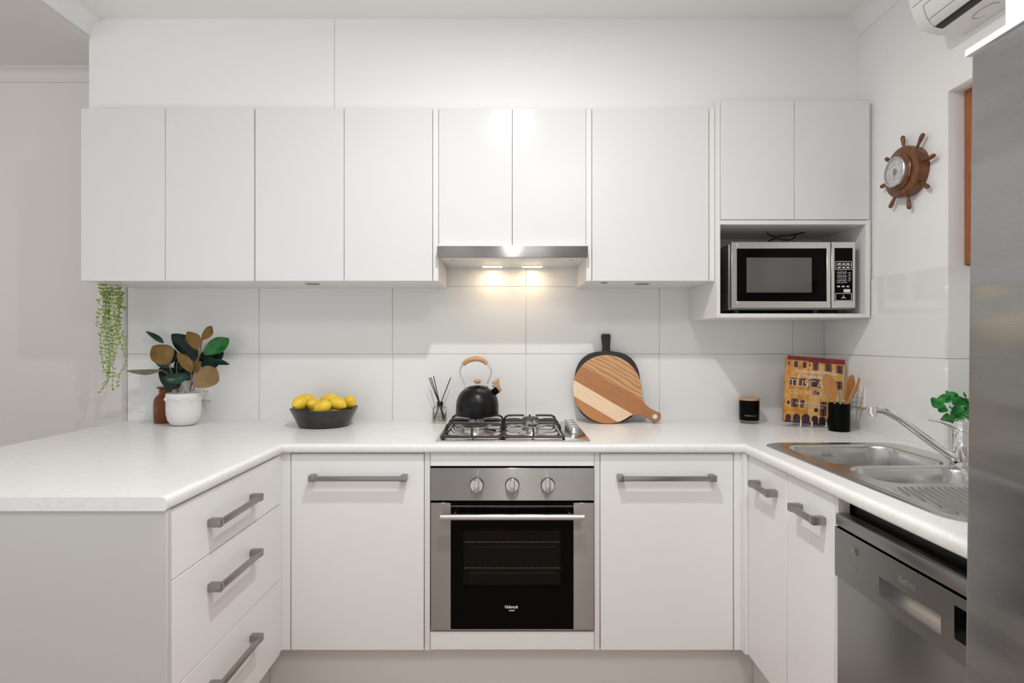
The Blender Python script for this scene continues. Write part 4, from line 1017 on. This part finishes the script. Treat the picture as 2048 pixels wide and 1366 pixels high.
e = zt(330, 300, -.915); b.cyl(e+Vector((0, 0, .009)), e-Vector((0, 0, .012)), .0118, 22); 
part('spout', b, 'chrome', t)
b = MB(); e2 = zt(370, 350, -.917); b.cyl(e+Vector((.004, 0, -.008)), e+Vector((.004, 0, -.020)), .0105, 20); part('aerator', b, 'chrome', t)
b = MB(); lp = smoothpts([Vector((TXx+.012, TYy, ZT+.134)), zt(1620, 560, -.965), zt(1500, 520, -.965), zt(1380, 480, -.965), zt(1280, 460, -.965), zt(1200, 448, -.965)], 5)
b.tube(lp, [.013]*2+[.0105-.0065*min(1, i/14) for i in range(len(lp)-2)], 14); b.lathe([(0, -.004), (.003, -.003), (.0042, 0), (.003, .003), (0, .004)], lp[-1], 12); part('lever', b, 'chrome', t)

# green plant behind the tap
GX, GY = 1.455, -.90
t = thing('herb_plant', 'small glossy green plant behind the mixer tap, half hidden by the fridge', 'potted plant', (GX, GY, ZT))
b = MB(); b.lathe([(0, ZT+.001), (.034, ZT+.001), (.042, ZT+.07), (.044, ZT+.072), (.041, ZT+.073), (.038, ZT+.06), (0, ZT+.058)], (GX, GY, 0), 28); part('pot', b, 'cpot', t)
b = MB(); rnd = random.Random(11)
heads = [(1225, 130, 1460, 245, 95), (1340, 232, 1490, 320, 80), (1420, 60, 1480, 200, 130), (1590, 100, 1450, 130, 110), (1700, 110, 1580, 200, 130), (1745, 180, 1560, 230, 110), (1430, 370, 1560, 530, 100), (1560, 260, 1750, 400, 150), (1550, 330, 1690, 470, 150), (1590, 240, 1740, 320, 120), (1740, 550, 1560, 520, 110), (1760, 75, 1720, 80, 60), (1700, 420, 1540, 380, 120), (1640, 60, 1560, 120, 90), (1740, 300, 1600, 260, 100)]
for i, (x1, y1, x0, y0, wd) in enumerate(heads):
    Y = -.90+rnd.uniform(-.03, .03); a0 = zt(x0, y0, Y); a1 = zt(x1, y1, Y+rnd.uniform(-.03, .03)); ax = (a1-a0).normalized()
    sd = ax.cross(Vector((rnd.uniform(-.3, .3), -1, rnd.uniform(-.2, .6)))); leaf(b, a0, a1, wd/7.588/650*1.7, sd, 0, .25, .35, .5)
for i in range(36):
    a = rnd.uniform(0, 2*PI); zc = rnd.uniform(.99, 1.10); c = Vector((1.43+rnd.uniform(-.02, .03), -.90+rnd.uniform(-.03, .03), zc)); dirv = Vector((math.cos(a)*.7+.3, math.sin(a)*.8, rnd.uniform(-.1, .6))).normalized()
    leaf(b, c, c+dirv*rnd.uniform(.03, .055), .030, dirv.cross(Vector((rnd.uniform(-1, 1), rnd.uniform(-1, 1), .5))), 0, .25, .35, .5)
part('foliage', b, 'kit', t, fix=False, sharp=80)
b = MB()
for k in range(3): b.tube(smoothpts([(GX-.01+k*.01, GY, ZT+.058), (GX-.03+k*.02, GY-.005, 1.0), tuple(zt(1510+k*60, 250, -.9))], 5), .0022, 7)
part('stem', b, 'kit', t)

# ================================================================= DISHWASHER
XW = .845
def dy(px, X=XW): return -(CAM_D-F*X/(px-1018))
t = thing('dishwasher', 'grey stainless dishwasher under the drainer, right of the sink cabinet', 'dishwasher', (1.1, -1.4, 0))
Y1_, Y0_ = -1.1665, -1.6300
b = MB().box(XW+.035, 1.38, Y0_, Y1_, .02, .62); b.box(XW+.05, XW+.06, Y0_, Y1_, .62, .868); part('housing', b, 'blk', t)
b = MB().box(XW+.0005, XW+.034, Y0_, Y1_, .7965, .829, .005); part('lid_rail', b, 'steel_d', t)
pz0, pz1 = .667, .793; ry0, ry1, rz0, rz1 = -1.523, -1.340, .694, .735
b = MB()
b.box(XW, XW+.034, ry1, Y1_, pz0, pz1); b.box(XW, XW+.034, Y0_, ry0, pz0, pz1); b.box(XW, XW+.034, ry0, ry1, rz1, pz1); b.box(XW, XW+.034, ry0, ry1, pz0, rz0)
cp = part('control_panel', b, 'steel_d', t)
b = MB(); n = 10
for i in range(n):
    a_, c_ = PI/2*i/n, PI/2*(i+1)/n
    f_ = lambda q: (XW+.001+.030*math.sin(q), rz1-(rz1-rz0-.002)*(1-math.cos(q))*0-.0)
    A = (XW+.030*math.cos(a_), rz0+(rz1-rz0)*math.sin(a_)); D = (XW+.030*math.cos(c_), rz0+(rz1-rz0)*math.sin(c_))
    b.face([(A[0], ry0, A[1]), (A[0], ry1, A[1]), (D[0], ry1, D[1]), (D[0], ry0, D[1])])
b.face([(XW, ry0, rz0+.0005), (XW, ry1, rz0+.0005), (XW+.031, ry1, rz0+.0005), (XW+.031, ry0, rz0+.0005)])
part('handle_recess', b, 'alu', cp, sharp=60)
b = MB().box(XW-.0006, XW+.002, -1.64+.011, -1.557, .7085, .7716); part('display', b, 'blkg', cp)
b = MB().box(XW-.0015, XW+.001, -1.262, -1.238, .752, .768, .0006); b.box(XW-.0005, XW+.001, -1.252, -1.247, .741, .746, mi=1); b.box(XW-.0004, XW+.001, -1.262, -1.240, .708, .722, mi=0); part('button', b, ['steel_d', 'greyl'], cp)
b = MB(); b.text('Bellini', .021, facing_left(XW-.0004, -1.405, .752), 0, .0002); part('badge', b, 'alu', cp, fix=False)
b = MB().box(XW+.006, XW+.034, Y0_+.001, Y1_-.001, .10, .6655, .001); part('door', b, 'steel_d', t)

# ================================================================= FRIDGE + SURROUND
t = thing('refrigerator', 'tall stainless steel refrigerator at the right edge of the photo', 'refrigerator', (1.1, -2.0, 0))
b = MB().box(.855, 1.47, -2.42, -1.662, .01, 1.755, .003); part('cabinet', b, 'steel_d', t)
b = MB().box(.791, .850, -2.42, -1.660, .012, 1.762, .006); fd = part('door', b, 'steel_f', t)
fd.matrix_local = Matrix.Translation((-.309, 0, 1.762)) @ Matrix.Rotation(math.radians(.62), 4, 'Y') @ Matrix.Translation((.309, 0, -1.762))
b = MB().box(.80, 1.475, -2.45, -1.6368, 1.7705, 1.782); b2 = b
t = thing('fridge_surround', 'white cupboard and side panel built around the refrigerator', 'cabinet', (1.2, -1.64, 0))
part('shelf', b, 'carcass', t)
b = MB().box(.870, XR-.001, -1.655, -1.637, 0, ZC-.06, .001, seg=1); part('side_panel', b, 'carcass', t)
b = MB().box(.868, .886, -2.05, -1.6565, 1.783, 2.57, .001, seg=1); part('door', b, 'door', t)
b = MB().box(.868, .886, -2.45, -2.0525, 1.783, 2.57, .001, seg=1); part('door', b, 'door', t)
b = MB().box(.888, XR-.001, -2.45, -1.656, 2.3, 2.57); part('carcass', b, 'carcass', t)

# ================================================================= AIR CONDITIONER
t = thing('air_conditioner', 'white split-system air conditioner high on the right wall', 'air conditioner', (XR, -1.15, 2.267))
ay1, ay0 = -.79, -1.58
def arcpts(pts): return [(p.x, p.y) for p in [Vector((q[0], q[1], 0)) for q in pts]]
pr = [(XR-.001, 2.267), (1.40, 2.271), (1.372, 2.275), (1.348, 2.284), (1.330, 2.302), (1.318, 2.326), (1.310, 2.356), (1.305, 2.390), (1.302, 2.44), (1.301, 2.50), (1.312, 2.535), (1.34, 2.552), (XR-.001, 2.552)]
b = MB().prism(pr, lambda u, v, s: (u, s, v), ay0, ay1, bev=.004); part('casing', b, 'ac', t, sharp=50)
def ac_strip(i0, i1, y0, y1, mi, th=.0006, mat_='greyl', name='seam'):
    pass
def on(s):   # point on the profile, s = index float
    i = int(s); f_ = s-i; a_, c_ = pr[i], pr[min(i+1, len(pr)-1)]; return (a_[0]+(c_[0]-a_[0])*f_, a_[1]+(c_[1]-a_[1])*f_)
b = MB()
def seam(s0, y0, s1, y1, w_=.0011):
    n = max(1, int(abs(s1-s0)*3)); pts = []
    for k in range(n+1):
        s = s0+(s1-s0)*k/n; x, z = on(s); pts.append((x-.0004, y0+(y1-y0)*k/n, z-.0004))
    b.tube(pts, w_, 6)
seam(6.0, -.80, 6.0, ay0+.01)
seam(5.4, -.842, 5.4, ay0+.04); seam(5.4, -.842, 3.7, -.835); seam(3.7, -.835, 3.7, ay0+.04)
seam(3.7, -.835, 2.4, -.828, .0007)
cxx, cyy = 1.438, -.93
b.tube([(cxx+.020*math.cos(a_*.25), cyy+.042*math.sin(a_*.25), 2.2685) for a_ in range(2, 22)], .0008, 6)
part('seams', b, 'greyl', t)
b = MB(); q_ = [on(2.45), pr[2], on(1.45)]
b.prism([(x, z-.0012) for x, z in q_]+[(x, z+.003) for x, z in q_[::-1]], lambda u, v, s: (u, s, v), ay0+.05, -.828); part('air_outlet', b, 'blk', t)

# ================================================================= BAROMETER
wy, wz = -.56, CAM_Z+(683-342)/548; wx = XR-.0005
t = thing('barometer', 'wooden ship\'s wheel barometer hanging on the right wall', 'barometer', (wx, wy, wz))
mxl = Matrix.Rotation(-PI/2, 3, 'Y')       # local z -> -X
b = MB(); b.lathe([(0, 0), (.092, 0), (.0925, .003), (.0965, .034), (.094, .041), (.082, .046), (.066, .048), (0, .048)], (wx, wy, wz), 56, 0, mxl)
b.lathe([(.068, .047), (.069, .053), (.066, .056), (.056, .057), (0, .057)], (wx, wy, wz), 48, 0, mxl); part('wheel', b, 'wood_baro', t)
fc = (wx, wy, wz)
b = MB(); b.lathe([(.057, .055), (.0575, .068), (.0545, .071), (.0505, .070), (.049, .065)], fc, 48, 0, mxl); part('bezel', b, 'alu', t)
b = MB(); b.lathe([(0, .0645), (.0505, .0645)], fc, 48, 0, mxl); dl = part('dial', b, 'silver_dial', t)
b = MB()
for k in range(40):
    a_ = 2*PI*k/40; r0, r1 = (.040 if k % 5 else .036), .044
    u = Vector((0, math.cos(a_), math.sin(a_))); pth = [Vector((wx-.0652, wy, wz))+u*r0, Vector((wx-.0652, wy, wz))+u*r1]; b.tube(pth, .0005, 5)
for k in range(24):
    a_ = 2*PI*k/24; u = Vector((0, math.cos(a_), math.sin(a_))); q = Vector((wx-.0652, wy, wz))+u*.030; v_ = Vector((0, -math.sin(a_), math.cos(a_))); b.tube([q-v_*.0022, q+v_*.0022], .0006, 5)
b.lathe([(0, .0652), (.0135, .0652)], fc, 24, 0, mxl); part('dial_marks', b, 'greyl', dl)
b = MB(); b.tube([(wx-.068, wy, wz-.030), (wx-.068, wy, wz+.014)], [.0006, .0012], 6); b.lathe([(0, .070), (.003, .0695), (.003, .065)], fc, 12, 0, mxl); part('hand', b, 'brass', dl)
for k in range(8):
    a_ = math.radians(38+45*k); u = Vector((0, math.cos(a_), math.sin(a_))); c0 = Vector((wx-.022, wy, wz))
    rs = [(.086, .0090), (.092, .0085), (.095, .0052), (.101, .0046), (.108, .0055), (.118, .0072), (.127, .0082), (.133, .0075), (.1365, .0045), (.138, .0008)]
    b = MB(); b.tube([c0+u*(r if r < .1 else .1+(r-.1)*1.22) for r, _ in rs], [q for _, q in rs], 14); part('spoke_handle', b, 'wood_baro', t)

t.scale = (.97,)*3
